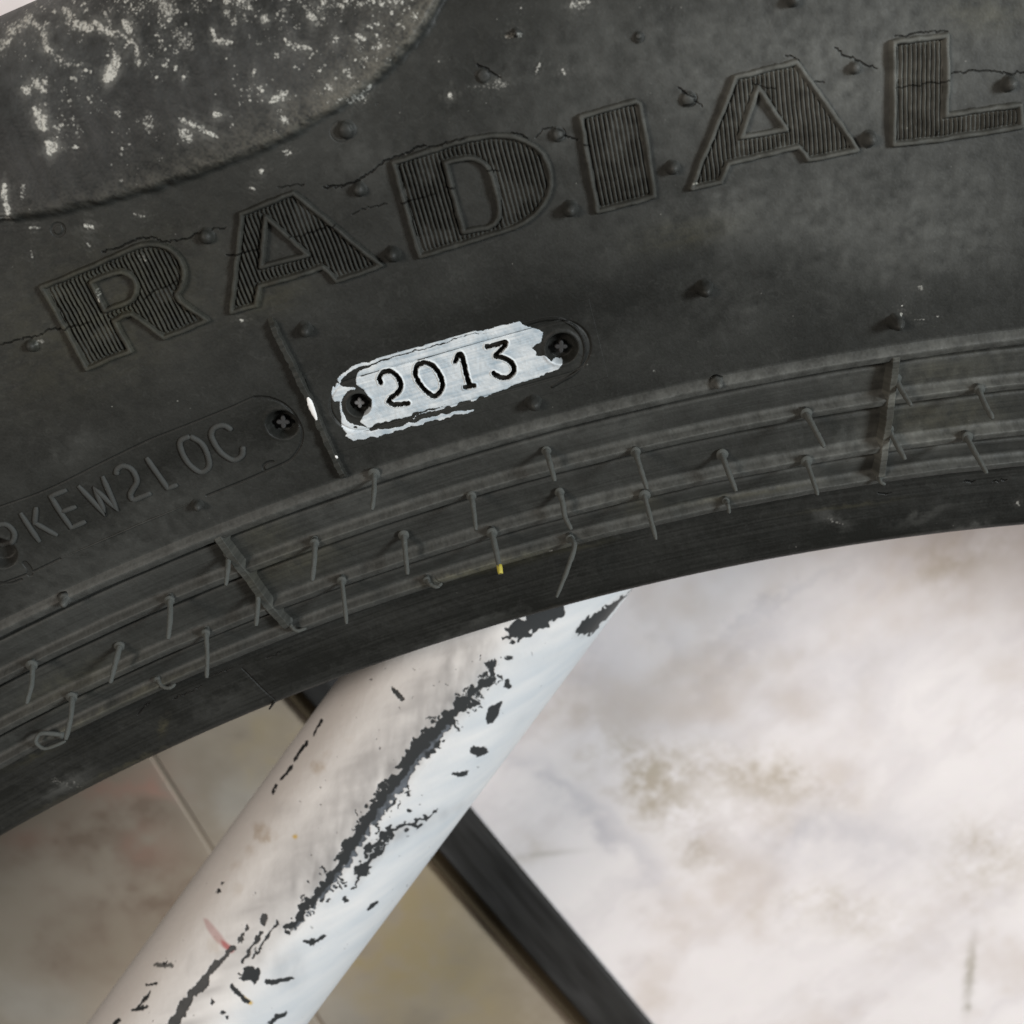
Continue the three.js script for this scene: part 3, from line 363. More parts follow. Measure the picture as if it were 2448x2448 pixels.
  for (let y = 0; y < H; y++) for (let x = 0; x < W; x++) {
    const o = (y * W + x) * 4, n = fbm(x * 0.09, y * 0.09, 3), n2 = fbm(x * 0.012 + 4, y * 0.012, 4), wx = clamp(Math.round(x + 4 * n + 3 * noise(x * 0.11, y * 0.11) + 1.5 * noise(x * 0.3, y * 0.3)), 0, W - 1), wy = clamp(Math.round(y + 3 * noise(x * 0.08 + 9, y * 0.08) + 1.5 * noise(x * 0.33, y * 0.28 + 5)), 0, H - 1), q = (wy * W + wx) * 4;
    const wx2 = clamp(Math.round(x + 11 * fbm(x * 0.05 + 60, y * 0.05, 4) + 7 * noise(x * 0.16, y * 0.16)), 0, W - 1), wy2 = clamp(Math.round(y + 11 * fbm(x * 0.05, y * 0.05 + 70, 4) + 7 * noise(x * 0.16 + 8, y * 0.16)), 0, H - 1);
    const c = Math.max(cD[q], tD[(wy2 * W + wx2) * 4]) / 255, s = soft(sD, x, y, 12), br = soft(bD, wx, wy, 5), rd = soft(rD, x, y, 2), st = stD[q] / 255, og = soft(oD, x, y, 2);
    let R = 0.80 + 0.03 * n2, G = 0.775 + 0.03 * n2, B = 0.745 + 0.03 * n2;
    const to = (t, k) => { R = mix(R, t[0], k); G = mix(G, t[1], k); B = mix(B, t[2], k); };
    to([0.30, 0.285, 0.275], clamp(s * (0.75 + 0.7 * fbm((x * 0.5 + y * 0.25) * 0.09, y * 0.02, 3) + 0.12 * n))); const arc = (x / W - 0.5) * AW, side = across.x > 0 ? arc : -arc, brushNoise = 0.5 + 0.5 * fbm((x * 0.7 - y * 0.5) * 0.05, (x * 0.5 + y * 0.7) * 0.012, 3);
    to([0.47, 0.52, 0.56], clamp(sstep(0.5, 6, side) * (0.25 + 0.6 * brushNoise))); to([0.34, 0.325, 0.315], clamp(1.0 * Math.exp(-(((side + 1.8) / 3.4) ** 2)) * brushNoise * 0.95)); to([0.42, 0.31, 0.19], clamp(br * (0.8 + 0.7 * n))); to([0.36, 0.05, 0.05], clamp(rd * 0.95)); to([0.55, 0.36, 0.08], og); to([0.36, 0.35, 0.34], clamp(0.6 * soft(tD, x, y, 8) * (0.7 + 0.8 * n))); to([0.034, 0.037, 0.038], c); to([0.13, 0.145, 0.165], clamp(st * c * (0.8 + 0.9 * n)));  // cool dim right half, partly grime, and a shaded band painted into the colour
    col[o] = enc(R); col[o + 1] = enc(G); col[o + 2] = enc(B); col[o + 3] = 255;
    const h = Math.round(255 * clamp(0.72 - 0.35 * c + 0.05 * n + 0.03 * n2)); bmp[o] = bmp[o + 1] = bmp[o + 2] = h; bmp[o + 3] = 255;
  }
  const SEG = 96, ROWS = 160, pos = [], uv = [], idx = [];
  for (let k = 0; k <= ROWS; k++) for (let s = 0; s <= SEG; s++) {
    const ph = (s / SEG - 0.5) * 2 * Math.PI, v = k / ROWS * len, q = p0.clone().addScaledVector(dir, v).addScaledVector(toEye, RAD * Math.cos(ph)).addScaledVector(across, RAD * Math.sin(ph));
    pos.push(q.x, q.y, q.z); uv.push(ph * RAD / AW + 0.5, (v - L0) / (L1 - L0));
    if (k && s) { const i0 = k * (SEG + 1) + s; idx.push(i0, i0 - 1, i0 - SEG - 2, i0, i0 - SEG - 2, i0 - SEG - 1); }
  }
  
  const mid = p0.clone().addScaledVector(dir, len / 2), base = toWorld([mid.x, mid.y, mid.z - RAD]);
  const P = new Float32Array(pos.length); for (let k = 0; k < pos.length; k += 3) { const w = toWorld([pos[k], pos[k + 1], pos[k + 2]]).sub(base); P[k] = w.x; P[k + 1] = w.y; P[k + 2] = w.z; }
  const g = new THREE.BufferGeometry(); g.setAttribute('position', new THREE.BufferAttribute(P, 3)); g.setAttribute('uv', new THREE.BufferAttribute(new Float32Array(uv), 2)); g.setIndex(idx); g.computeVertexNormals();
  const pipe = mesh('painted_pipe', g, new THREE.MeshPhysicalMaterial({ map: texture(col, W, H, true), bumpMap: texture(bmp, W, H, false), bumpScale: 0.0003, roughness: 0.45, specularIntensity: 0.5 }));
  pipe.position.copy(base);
  tag(pipe, 'white painted metal pipe with black chips and scratches, passing under the tyre', 'pipe');
}

// ------------------------------------------------------------------ tyre
const BASE_Z = -86;
const tyre = new THREE.Group(); tyre.name = 'tyre'; tyre.position.copy(toWorld([0, 0, BASE_Z])); scene.add(tyre);
tag(tyre, 'weathered black rubber tyre lettered RADIAL, with 2013 in a white painted date plate', 'tyre');
function geometry(pos, idx) {                                 // pos in tyre millimetres
  const n = pos.length / 3, P = new Float32Array(n * 3), uv = new Float32Array(n * 2);
  for (let k = 0; k < n; k++) { const x = pos[3 * k], y = pos[3 * k + 1], z = pos[3 * k + 2]; P[3 * k] = x / 1000; P[3 * k + 1] = (z - BASE_Z) / 1000; P[3 * k + 2] = -y / 1000; uv[2 * k] = (x - TX0) / (TX1 - TX0); uv[2 * k + 1] = (y - TY0) / (TY1 - TY0); }
  const g = new THREE.BufferGeometry(); g.setAttribute('position', new THREE.BufferAttribute(P, 3)); g.setAttribute('uv', new THREE.BufferAttribute(uv, 2)); g.setIndex(new THREE.BufferAttribute(new Uint32Array(idx), 1)); g.computeVertexNormals();
  return g;
}
// one grid of points split into several meshes that share smooth normals
function splitGrid(rows, cols, point, cls, keep) {
  const pos = new Float64Array(rows * cols * 3), c = new Int8Array(rows * cols);
  for (let a = 0; a < rows; a++) for (let b = 0; b < cols; b++) { const k = a * cols + b, p = point(a, b); pos[3 * k] = p[0]; pos[3 * k + 1] = p[1]; pos[3 * k + 2] = p[2]; c[k] = cls(a, b, p); }
  const all = [], sets = {};
  for (let a = 1; a < rows; a++) for (let b = 1; b < cols; b++) {
    const k = a * cols + b, q = c[k - cols - 1]; if (q < 0 && (c[k] < 0 && c[k - 1] < 0 && c[k - cols] < 0)) continue;
    const id = keep ? keep(q, c[k], c[k - 1], c[k - cols]) : q; if (id < 0) continue;
    const t = [k, k - cols, k - cols - 1, k, k - cols - 1, k - 1]; for (const v of t) all.push(v); (sets[id] ??= []).push(...t);
  }
  const full = geometry(pos, all), out = {};
  for (const id in sets) {                                    // compact each set, normals taken from the whole grid
    const map = new Map(), ix = [], src = []; for (const v of sets[id]) { let m = map.get(v); if (m === undefined) { m = map.size; map.set(v, m); src.push(v); } ix.push(m); }
    const g = new THREE.BufferGeometry();
    for (const [nm, w] of [['position', 3], ['uv', 2], ['normal', 3]]) { const s = full.attributes[nm].array, d = new Float32Array(src.length * w); src.forEach((v, k) => { for (let e = 0; e < w; e++) d[k * w + e] = s[v * w + e]; }); g.setAttribute(nm, new THREE.BufferAttribute(d, w)); }
    g.setIndex(new THREE.BufferAttribute(new Uint32Array(ix), 1)); out[id] = g;
  }
  return out;
}
// raised block letters: rim round the outline, ridged field inside
const LETTERS = [
  ['R', Z1([[238, 1625], [330, 1588], [500, 1517], [650, 1450], [740, 1410], [800, 1388], [850, 1380], [900, 1383], [950, 1402], [990, 1430], [1020, 1468], [1038, 1510], [1044, 1555], [1036, 1600], [1020, 1640], [1000, 1668], [1020, 1700], [1095, 1755], [1172, 1812], [1060, 1862], [930, 1910], [850, 1852], [790, 1806], [745, 1775], [700, 1787], [648, 1815], [665, 1850], [692, 1905], [740, 1985], [620, 2032], [495, 2088], [450, 2000], [400, 1910], [340, 1805]]), Z1([[520, 1597], [580, 1568], [640, 1545], [690, 1538], [730, 1550], [760, 1578], [775, 1612], [772, 1655], [750, 1693], [715, 1715], [660, 1735], [598, 1758], [560, 1680]])],
  ['A', Z1([[1368, 1210], [1510, 1150], [1660, 1092], [1780, 1190], [1900, 1288], [2030, 1400], [2158, 1502], [2030, 1550], [1905, 1590], [1865, 1545], [1825, 1512], [1650, 1570], [1470, 1618], [1448, 1727], [1308, 1767], [1325, 1620], [1340, 1480], [1355, 1340]]), Z1([[1506, 1228], [1570, 1285], [1740, 1440], [1620, 1475], [1480, 1508], [1492, 1370]])],
  ['D', Z2([[295, 922], [450, 872], [620, 818], [700, 795], [780, 779], [850, 769], [920, 768], [985, 776], [1045, 797], [1095, 828], [1140, 873], [1168, 930], [1183, 990], [1185, 1050], [1170, 1110], [1140, 1165], [1095, 1215], [1040, 1258], [980, 1288], [900, 1315], [700, 1375], [445, 1453], [410, 1340], [370, 1200], [330, 1050]]), Z2([[588, 922], [640, 905], [700, 896], [750, 900], [795, 918], [828, 950], [850, 1000], [868, 1060], [885, 1130], [893, 1190], [887, 1235], [865, 1268], [825, 1288], [770, 1297], [692, 1312], [660, 1200], [620, 1050]])],
  ['I', Z2([[1353, 662], [1480, 622], [1600, 590], [1665, 575], [1690, 588], [1700, 650], [1730, 830], [1770, 1112], [1600, 1158], [1450, 1197], [1425, 1070], [1390, 870]]), null],
  ['A', Z3([[298, 440], [470, 395], [640, 352], [720, 460], [800, 572], [890, 705], [985, 848], [840, 880], [706, 905], [680, 865], [650, 832], [450, 880], [255, 925], [235, 980], [215, 1032], [50, 1065], [105, 915], [170, 760], [235, 595]]), Z3([[424, 497], [500, 610], [582, 732], [450, 755], [325, 777], [370, 650]])],
  ['L', Z3([[1187, 240], [1340, 220], [1490, 202], [1493, 420], [1487, 655], [1700, 620], [1908, 593], [1914, 715], [1700, 752], [1450, 792], [1190, 817], [1192, 520]]), null],
];
const letterCuts = LETTERS.map(([, o, c]) => { const O = o.map((p) => atZ(p, 0.2)), xs = O.map((p) => p[0]), ys = O.map((p) => p[1]); return { O, C: c && c.map((p) => atZ(p, 0.2)), x0: Math.min(...xs), x1: Math.max(...xs), y0: Math.min(...ys), y1: Math.max(...ys) }; });
const underLetter = (x, y) => letterCuts.some((l) => x > l.x0 && x < l.x1 && y > l.y0 && y < l.y1 && inside(x, y, l.O) && !(l.C && inside(x, y, l.C)) && distPoly(x, y, l.O) > 0.08 && !(l.C && distPoly(x, y, l.C) < 0.08));
const T0 = -0.72, T1 = 0.08;
const PLATE_C = [HOLES[1].at, HOLES[2].at];
function plateU(x, y) { const a = PLATE_C[0], b = PLATE_C[1], vx = b[0] - a[0], vy = b[1] - a[1], l = Math.hypot(vx, vy), t = ((x - a[0]) * vx + (y - a[1]) * vy) / l, s = ((x - a[0]) * -vy + (y - a[1]) * vx) / l; return [t, s, l]; }
{
  const rs = []; for (let r = 369.1; r > PROFILE[0][0] + 0.1; r -= 0.2) rs.push([r, null]);
  for (let k = 0; k < PROFILE.length; k++) { if (k) { const a = PROFILE[k - 1], b = PROFILE[k], n = Math.max(1, Math.round(Math.hypot(b[0] - a[0], b[1] - a[1]) / 0.5)); for (let s = 1; s < n; s++) rs.push([mix(a[0], b[0], s / n), mix(a[1], b[1], s / n)]); } rs.push(PROFILE[k]); }
  const cols = Math.round((T1 - T0) / 0.00066), band = rs.map(([r]) => r > RK[0] - 0.25 ? (r > 314.7 ? 0 : 2) : r > RK[1] - 0.25 ? 3 : r > RK[2] - 0.25 ? 4 : r > RK[3] - 0.25 ? 5 : 6);
  const parts = splitGrid(rs.length, cols, (a, b) => {
    let [r, z] = rs[a]; const th = mix(T0, T1, b / (cols - 1));
    if (z === null) z = profileZ(r);
    if (r < 316) { const k = sstep(316, 313, r) * sstep(288, 292, r); r += k * (0.05 * noise(th * 45, 3.1 + band[a] * 2) + 0.012 * noise(th * 260, band[a] * 3)); z += k * (0.05 * noise(th * 110, r * 0.6) + 0.03 * noise(th * 500, r * 2)); }
    const x = r * Math.sin(th), y = r * Math.cos(th);
    if (r > 314) { const [i, j] = project(x, y, z); z = detailZ(x, y, z, i, j); }
    return [x, y, z];
  }, (a, b, p) => {
    if (band[a] === 0) { const [t, s, l] = plateU(p[0], p[1]); if (t > -3 && t < l + 3.2 && Math.abs(s) < 3.1) return -1; if (underLetter(p[0], p[1])) return -1; const [i, j] = project(p[0], p[1], p[2]); if (i < 1150 && j < 560 && lugSide(i, j) > -9) return 1; }
    return band[a];
  }, (q, c, d, e) => q < 0 ? Math.max(c, d, e) : q);
  mesh('sidewall', parts[0], RUBBER, tyre);
  mesh('shoulder_lug', parts[1], RUBBER, tyre).userData.label = 'worn shoulder lug with white scuff specks and tan dust';
  for (const k of [2, 3, 4, 5]) mesh('rib', parts[k], RUBBER, tyre);
  mesh('bead', parts[6], BEAD, tyre);
}
{
  // the rest of the casing: upper side beyond the view, tread, lower side and the hollow inside
  const lathe = (pts, p0 = 0, pl = Math.PI * 2, seg = 240) => new THREE.LatheGeometry(pts.map(([r, z]) => new THREE.Vector2(r / 1000, (z - BASE_Z) / 1000)), seg, p0, pl);
  const top = []; for (let r = 369.1; r > 315; r -= 2) top.push([r, profileZ(r)]);
  const g1 = lathe([...top, ...PROFILE], Math.PI - T0, Math.PI * 2 - (T1 - T0), 260);
  const g2 = lathe([[288.4, -16.6], [300, -17.5], [330, -9], [350, -9], [358, -20], [359, -55], [350, -74], [300, -73], [289, -70], [287, -70], [288, -73], [300, -82], [330, -86], [352, -84], [364, -76], [369.1, -60], [369.1, -17]]);
  for (const g of [g1, g2]) { const p = g.attributes.position, u = g.attributes.uv; for (let k = 0; k < p.count; k++) u.setXY(k, p.getX(k) * 1000 / 138, p.getZ(k) * 1000 / 110); }
  mesh('casing', mergeGeometries([g1, g2]), PLAIN, tyre);
}
const RIM_W = 0.305, RIM_H = 0.82, PITCH = 0.437;
LETTERS.forEach(([ch, outer, counter], li) => {
  const O = outer.map((p) => atZ(p, 0.2)), C = counter && counter.map((p) => atZ(p, 0.2));
  const xs = O.map((p) => p[0]), ys = O.map((p) => p[1]), mx = (Math.min(...xs) + Math.max(...xs)) / 2, my = (Math.min(...ys) + Math.max(...ys)) / 2, t = Math.atan2(mx, my), ex = [Math.cos(t), -Math.sin(t)], ey = [Math.sin(t), Math.cos(t)];
  let a0 = 1e9, a1 = -1e9, b0 = 1e9, b1 = -1e9; for (const p of O) { const a = (p[0] - mx) * ex[0] + (p[1] - my) * ex[1], b = (p[0] - mx) * ey[0] + (p[1] - my) * ey[1]; a0 = Math.min(a0, a); a1 = Math.max(a1, a); b0 = Math.min(b0, b); b1 = Math.max(b1, b); }
  a0 -= 0.7; a1 += 0.7; b0 -= 0.7; b1 += 0.7;
  const cols = Math.round((a1 - a0) / 0.066), rows = Math.round((b1 - b0) / 0.08);
  const parts = splitGrid(rows, cols, (r, c) => {
    const a = mix(a0, a1, c / (cols - 1)), b = mix(b0, b1, r / (rows - 1)), x = mx + a * ex[0] + b * ey[0], y = my + a * ex[1] + b * ey[1];
    const wob = 0.05 * noise(x * 1.3, y * 1.3), dO = distPoly(x, y, O) * (inside(x, y, O) ? 1 : -1) + wob, dC = C ? distPoly(x, y, C) * (inside(x, y, C) ? -1 : 1) + wob : 1e9;
    const dd = Math.min(Math.abs(dO), Math.abs(dC)), insideField = dO > 0 && dC > 0, z0 = surfaceZ(x, y);
    let z = -0.2, kind = -1;
    const rim = RIM_H * (0.92 + 0.16 * noise(x * 0.8 + 50, y * 0.8)) * Math.sqrt(Math.max(0, 1 - Math.abs(dd / RIM_W) ** 3.2));
    if (dd < RIM_W + 0.13) kind = 0;
    if (insideField) {
      if (dd > RIM_W * 0.85) kind = 1;
      const wear = sstep(0.25, 0.6, noise(x * 0.5 + 31 * li, y * 0.5)) * 0.12, s = a + 0.03 * noise(y * 0.7, li * 9);
      z = 0.0 + wear * 0.9 + (0.46 - wear * 1.5) * Math.pow(0.5 + 0.5 * Math.cos(2 * Math.PI * s / PITCH), 0.8) * (0.9 + 0.2 * noise(x * 2.2, y * 2.2)) * sstep(RIM_W * 0.7, RIM_W + 0.25, dd);
    }
    z = Math.max(z, dd < RIM_W ? rim - 0.12 : -9);
    return [x, y, z0 + z, kind];
  }, (r, c, p) => p[3], (q, c, d, e) => Math.max(q, c, d, e));
  const letter = mesh('raised_letter', parts[0], LETTERING, tyre);
  letter.userData.label = `raised block letter ${ch} with ridged face` + (ch === 'A' ? (li === 1 ? ', after the R' : ', before the L') : '');
  if (parts[1]) mesh('ridge_field', parts[1], LETTERING, letter).userData.kind = 'stuff';
});
// date plate: engraved 2013 in brushed white paint
{
  const digits = [
    [[495, 518], [488, 490], [505, 462], [540, 450], [578, 470], [603, 508], [610, 545], [592, 578], [552, 608], [540, 630], [570, 648], [610, 646], [650, 640]],
    [[742, 402], [790, 420], [828, 470], [847, 530], [832, 578], [800, 600], [752, 570], [712, 520], [692, 462], [705, 418], [742, 402]],
    [[920, 398], [945, 352], [962, 385], [975, 440], [988, 500], [1000, 545]],
    [[1098, 312], [1140, 304], [1205, 288], [1198, 312], [1172, 340], [1150, 366], [1195, 380], [1238, 408], [1255, 450], [1240, 482], [1205, 497], [1168, 490], [1138, 470]],
  ].map((d) => Z5(d));
  const serif = Z5([[975, 552], [1027, 541]]);
  const MAIN = Z5([[1290, 180], [1345, 195], [1420, 238], [1405, 280], [1352, 312], [1380, 345], [1378, 365], [1440, 378], [1465, 402], [1542, 400], [1505, 452], [1400, 490], [1300, 528], [1100, 602], [900, 662], [760, 705], [600, 752], [720, 715], [870, 655], [760, 680], [600, 735], [500, 760], [418, 782], [375, 745], [400, 708], [440, 660], [445, 610], [400, 560], [355, 520], [365, 460], [420, 420], [700, 335], [1000, 250]]);
  const TOP = Z5([[250, 500], [262, 480], [330, 428], [380, 405], [520, 358], [700, 308], [1000, 228], [1290, 172], [1300, 185], [1000, 243], [700, 326], [420, 408], [340, 440], [285, 480], [262, 520]]);
  const LOW = Z5([[300, 818], [290, 835], [345, 857], [420, 848], [600, 802], [800, 748], [1022, 690], [1026, 678], [880, 704], [700, 752], [560, 785], [440, 806], [380, 790], [340, 780], [310, 800]]);
  const FLAKE = Z5([[215, 565], [222, 540], [248, 518], [300, 542], [352, 545], [350, 560], [310, 572], [285, 600], [270, 640], [275, 690], [300, 740], [345, 760], [425, 785], [430, 805], [380, 800], [330, 812], [300, 815], [270, 770], [272, 720], [262, 670], [265, 630], [232, 625], [218, 600]]);
  const toT = (pts) => pts.map((p) => atZ(p, -0.3));
  const dT = digits.map((d) => smooth(toT(d), 4)), sT = toT(serif), [mT, tT, lT, fT] = [MAIN, TOP, LOW, FLAKE].map(toT), l = plateU(0, 0)[2], a = PLATE_C[0], b = PLATE_C[1], ex = [(b[0] - a[0]) / l, (b[1] - a[1]) / l], ey = [-ex[1], ex[0]];
  const u0 = -4.6, u1 = l + 4.2, v0 = -4.8, v1 = 4.6, cols = Math.round((u1 - u0) / 0.052), rows = Math.round((v1 - v0) / 0.052);
  const painted = (x, y) => { const n = 0.13 * noise(x * 1.5, y * 1.5) + 0.04 * noise(x * 4.1, y * 4.1), X = x + n * ey[0], Y = y + n * ey[1] + n * 0.5; return inside(X, Y, mT) || inside(X, Y, tT) || inside(X, Y, lT) || (inside(X, Y, fT) && noise(x * 1.6 + 3, y * 1.6) > -0.5); };
  const parts = splitGrid(rows, cols, (r, c) => {
    const u = mix(u0, u1, c / (cols - 1)), v = mix(v0, v1, r / (rows - 1)), x = a[0] + ex[0] * u + ey[0] * v, y = a[1] + ex[1] * u + ey[1] * v;
    let z = surfaceZ(x, y) + 0.03, kind = 0, near = 9, who = -1;
    const t = clamp(u, 0, l), d = Math.hypot(u - t, v), streak = noise(v * 3.6, u * 0.10) * 0.6 + noise(v * 9, u * 0.22 + 8) * 0.4;
    z -= 0.16 * Math.exp(-(((d - 2.92) / 0.13) ** 2));      // groove round the plate
    z -= 0.06 * sstep(3.0, 2.8, d);
    for (let k = 0; k < 4; k++) { const e = Math.min(distPoly(x, y, dT[k], false), k === 2 ? distPoly(x, y, sT, false) : 9); if (e < near) { near = e; who = k; } }
    near += 0.05 * noise(x * 4, y * 4) + 0.015 * noise(x * 9, y * 9);
    if (painted(x, y)) { kind = 1; z += 0.05 + 0.02 * streak + 0.02 * noise(x * 4, y * 4); }
    const hole = Math.min(Math.hypot(x - HOLES[1].at[0], y - HOLES[1].at[1]) / HOLES[1].r, Math.hypot(x - HOLES[2].at[0], y - HOLES[2].at[1]) / HOLES[2].r);
    if (hole < 0.97 + 0.1 * noise(x * 3, y * 3)) { if (kind === 1 && hole > 0.8 && y < HOLES[2].at[1]) kind = 1; else kind = 0; }
    if (near < 0.26) { z -= 0.6 * sstep(0.28, 0.16, near) + (kind === 1 ? 0.03 : 0); if (near < 0.235) kind = 2 + who; }
    else if (near < 0.42) z += 0.10 * sstep(0.44, 0.3, near);   // burr round the strokes
    if (u < u0 + 0.3 || u > u1 - 0.3 || v < v0 + 0.3 || v > v1 - 0.3) z -= 0.1;
    return [x, y, z, kind];
  }, (r, c, p) => p[3], (q, c, d, e) => (q >= 2 ? q : c >= 2 ? c : Math.max(q, c, d, e) === 1 && Math.min(q, c, d, e) === 0 ? (q + c + d + e >= 2 ? 1 : 0) : q));
  const plate = mesh('date_plate', parts[0], RUBBER, tyre); plate.userData.label = 'oval date plate brushed with white paint';
  const pw = 1024, ph = 512, X0 = Math.min(a[0], b[0]) - 6, X1 = Math.max(a[0], b[0]) + 6, Y0 = Math.min(a[1], b[1]) - 7, Y1 = Math.max(a[1], b[1]) + 7;
  const paintTex = paintMap(pw, ph, (s, t) => {
    const x = mix(X0, X1, s), y = mix(Y0, Y1, t), u = (x - a[0]) * ex[0] + (y - a[1]) * ex[1], v = (x - a[0]) * ey[0] + (y - a[1]) * ey[1];
    const st = noise(v * 4.1, u * 0.12) * 0.5 + noise(v * 9.5 + 3, u * 0.25) * 0.35 + noise(v * 19, u * 0.5) * 0.25, n = fbm(x * 0.8, y * 0.8, 3);
    let near = 9; for (let k = 0; k < 4; k++) near = Math.min(near, distPoly(x, y, dT[k], false));
    const burr = near < 0.6 ? sstep(0.55, 0.3, near) : 0;
    const thin = clamp(0.5 - 0.5 * st - 0.6 * n - burr), w = [0.64, 0.67, 0.68], g = [0.34, 0.41, 0.46];
    return w.map((q, k) => mix(q, g[k], thin));
  });
  const paint = new THREE.MeshPhysicalMaterial({ map: paintTex, roughness: 0.5, specularIntensity: 0.5 });
  const regrid = (g) => { const p = g.attributes.position, u = g.attributes.uv; for (let k = 0; k < p.count; k++) u.setXY(k, (p.getX(k) * 1000 - X0) / (X1 - X0), (-p.getZ(k) * 1000 - Y0) / (Y1 - Y0)); return g; };
  mesh('white_paint', regrid(parts[1]), paint, plate);
  const pit = new THREE.MeshPhysicalMaterial({ color: new THREE.Color().setRGB(0.020, 0.019, 0.016), roughness: 0.75, specularIntensity: 0.3 });
  for (let k = 0; k < 4; k++) if (parts[2 + k]) mesh('engraved_digit', parts[2 + k], pit, plate).userData.label = 'engraved digit ' + '2013'[k];
}
// sweeps: points in tyre millimetres with a radius each, flattened by `flat` along z
function sweep(pts, radii, sides = 10, flat = 1, rough = 0, seed = 1) {
  const r = rng(seed), n = pts.length, pos = [], idx = [], P = pts.map((p) => new THREE.Vector3(...p)); let up = new THREE.Vector3(0, 0, 1);
  for (let k = 0; k < n; k++) {
    const t = P[Math.min(k + 1, n - 1)].clone().sub(P[Math.max(k - 1, 0)]).normalize(); let ref = up; if (Math.abs(t.dot(ref)) > 0.97) ref = new THREE.Vector3(1, 0, 0);
    const s = new THREE.Vector3().crossVectors(t, ref).normalize(), q = new THREE.Vector3().crossVectors(s, t).normalize();
    for (let e = 0; e < sides; e++) { const a = e / sides * 2 * Math.PI, rr = radii[k] * (1 + rough * (r() - 0.5)), v = P[k].clone().addScaledVector(s, rr * Math.cos(a)).addScaledVector(q, rr * Math.sin(a) * flat); pos.push(v.x, v.y, v.z); if (k) { const i0 = k * sides + e, i1 = k * sides + (e + 1) % sides; idx.push(i0, i1, i1 - sides, i0, i1 - sides, i0 - sides); } }
  }
  for (const [k, d] of [[0, 0], [n - 1, 1]]) { const c = pos.length / 3; pos.push(P[k].x, P[k].y, P[k].z); for (let e = 0; e < sides; e++) { const i0 = k * sides + e, i1 = k * sides + (e + 1) % sides; d ? idx.push(c, i1, i0) : idx.push(c, i0, i1); } }
  return geometry(pos, idx);
}
// raised identification characters left of the seam
const CODE = [
  ['P', [Z4([[-60, 1345], [-5, 1312], [40, 1312], [78, 1350], [80, 1390], [50, 1415], [0, 1425]])]], ['K', [Z4([[115, 1245], [225, 1408]]), Z4([[205, 1212], [196, 1310]]), Z4([[196, 1300], [325, 1372]])]],
  ['E', [Z4([[378, 1114], [288, 1150], [345, 1245], [404, 1328], [485, 1292]]), Z4([[350, 1238], [432, 1208]])]], ['W', [Q1([[590, 192], [798, 408], [712, 208], [882, 372], [772, 120]])]],
  ['2', [Q1([[880, 110], [882, 72], [925, 42], [982, 58], [1022, 108], [1034, 160], [1002, 220], [985, 260], [1002, 296], [1070, 275], [1140, 245]])]], ['L', [Z4([[828, 932], [890, 1020], [950, 1106], [1005, 1084]])]],
  ['O', [Z4([[1075, 810], [1140, 850], [1178, 925], [1182, 985], [1140, 1014], [1080, 978], [1032, 905], [1022, 838], [1075, 810]])]], ['C', [Z4([[1312, 776], [1268, 750], [1215, 762], [1196, 800], [1220, 860], [1265, 915], [1325, 945], [1368, 922], [1376, 868]])]],
];
for (const [ch, strokes] of CODE) {
  const gs = strokes.map((s, k) => { const curved = '2OCP'.includes(ch), q = s.map((p) => onSurface(p, surfaceZ)), pts = curved ? smooth(q, 5) : q.flatMap((p, e) => e ? [1, 2, 3, 4].map((f) => q[e - 1].map((v, w) => mix(v, p[w], f / 4))) : [p]); pts.forEach((p) => { p[2] = surfaceZ(p[0], p[1]) + 0.02; }); return sweep(pts, pts.map((_, e) => 0.3 * (e === 0 || e === pts.length - 1 ? 0.7 : 1)), 10, 0.85, 0.12, 40 + k); });
  const m = mesh('code_character', mergeGeometries(gs), WORN, tyre); m.userData.label = 'raised identification character ' + ch;
}
// fine raised edge under the identification plate
{
  const pts = smooth(Z4([[340, 1503], [480, 1445], [640, 1375], [800, 1305], [960, 1240], [1085, 1185]]).map((p) => onSurface(p, surfaceZ)), 6); pts.forEach((p) => { p[2] = surfaceZ(p[0], p[1]); });
  mesh('plate_edge', sweep(pts, pts.map((_, k) => 0.13 * Math.sin(Math.PI * (k + 0.6) / (pts.length + 0.2)) ** 0.5), 8, 1.1, 0.3, 3), RUBBER, tyre);
}
// four-lobed plugs in the plate holes
for (const [k, s, tone] of [[0, 0.6, 0.026], [1, 0.45, 0.13], [2, 0.56, 0.022]]) {
  const sh = new THREE.Shape(), n = 48; for (let e = 0; e <= n; e++) { const a = e / n * 2 * Math.PI + 0.5, rr = s * (0.62 + 0.38 * Math.cos(4 * a)); e ? sh.lineTo(rr * Math.cos(a), rr * Math.sin(a)) : sh.moveTo(rr * Math.cos(a), rr * Math.sin(a)); }
  const g = new THREE.ExtrudeGeometry(sh, { depth: 0.7, bevelEnabled: true, bevelSize: 0.12, bevelThickness: 0.2, bevelSegments: 3, steps: 1 }), p = g.attributes.position, at = HOLES[k].at, z = baseZ(at[0], at[1]) - 1.6;
  for (let e = 0; e < p.count; e++) p.setXYZ(e, (p.getX(e) + at[0]) / 1000, (p.getZ(e) + z - BASE_Z) / 1000, -(p.getY(e) + at[1]) / 1000);
  g.computeVertexNormals(); mesh('hole_plug', g, new THREE.MeshPhysicalMaterial({ color: new THREE.Color().setRGB(tone, tone, tone), roughness: 0.7 }), tyre);
}
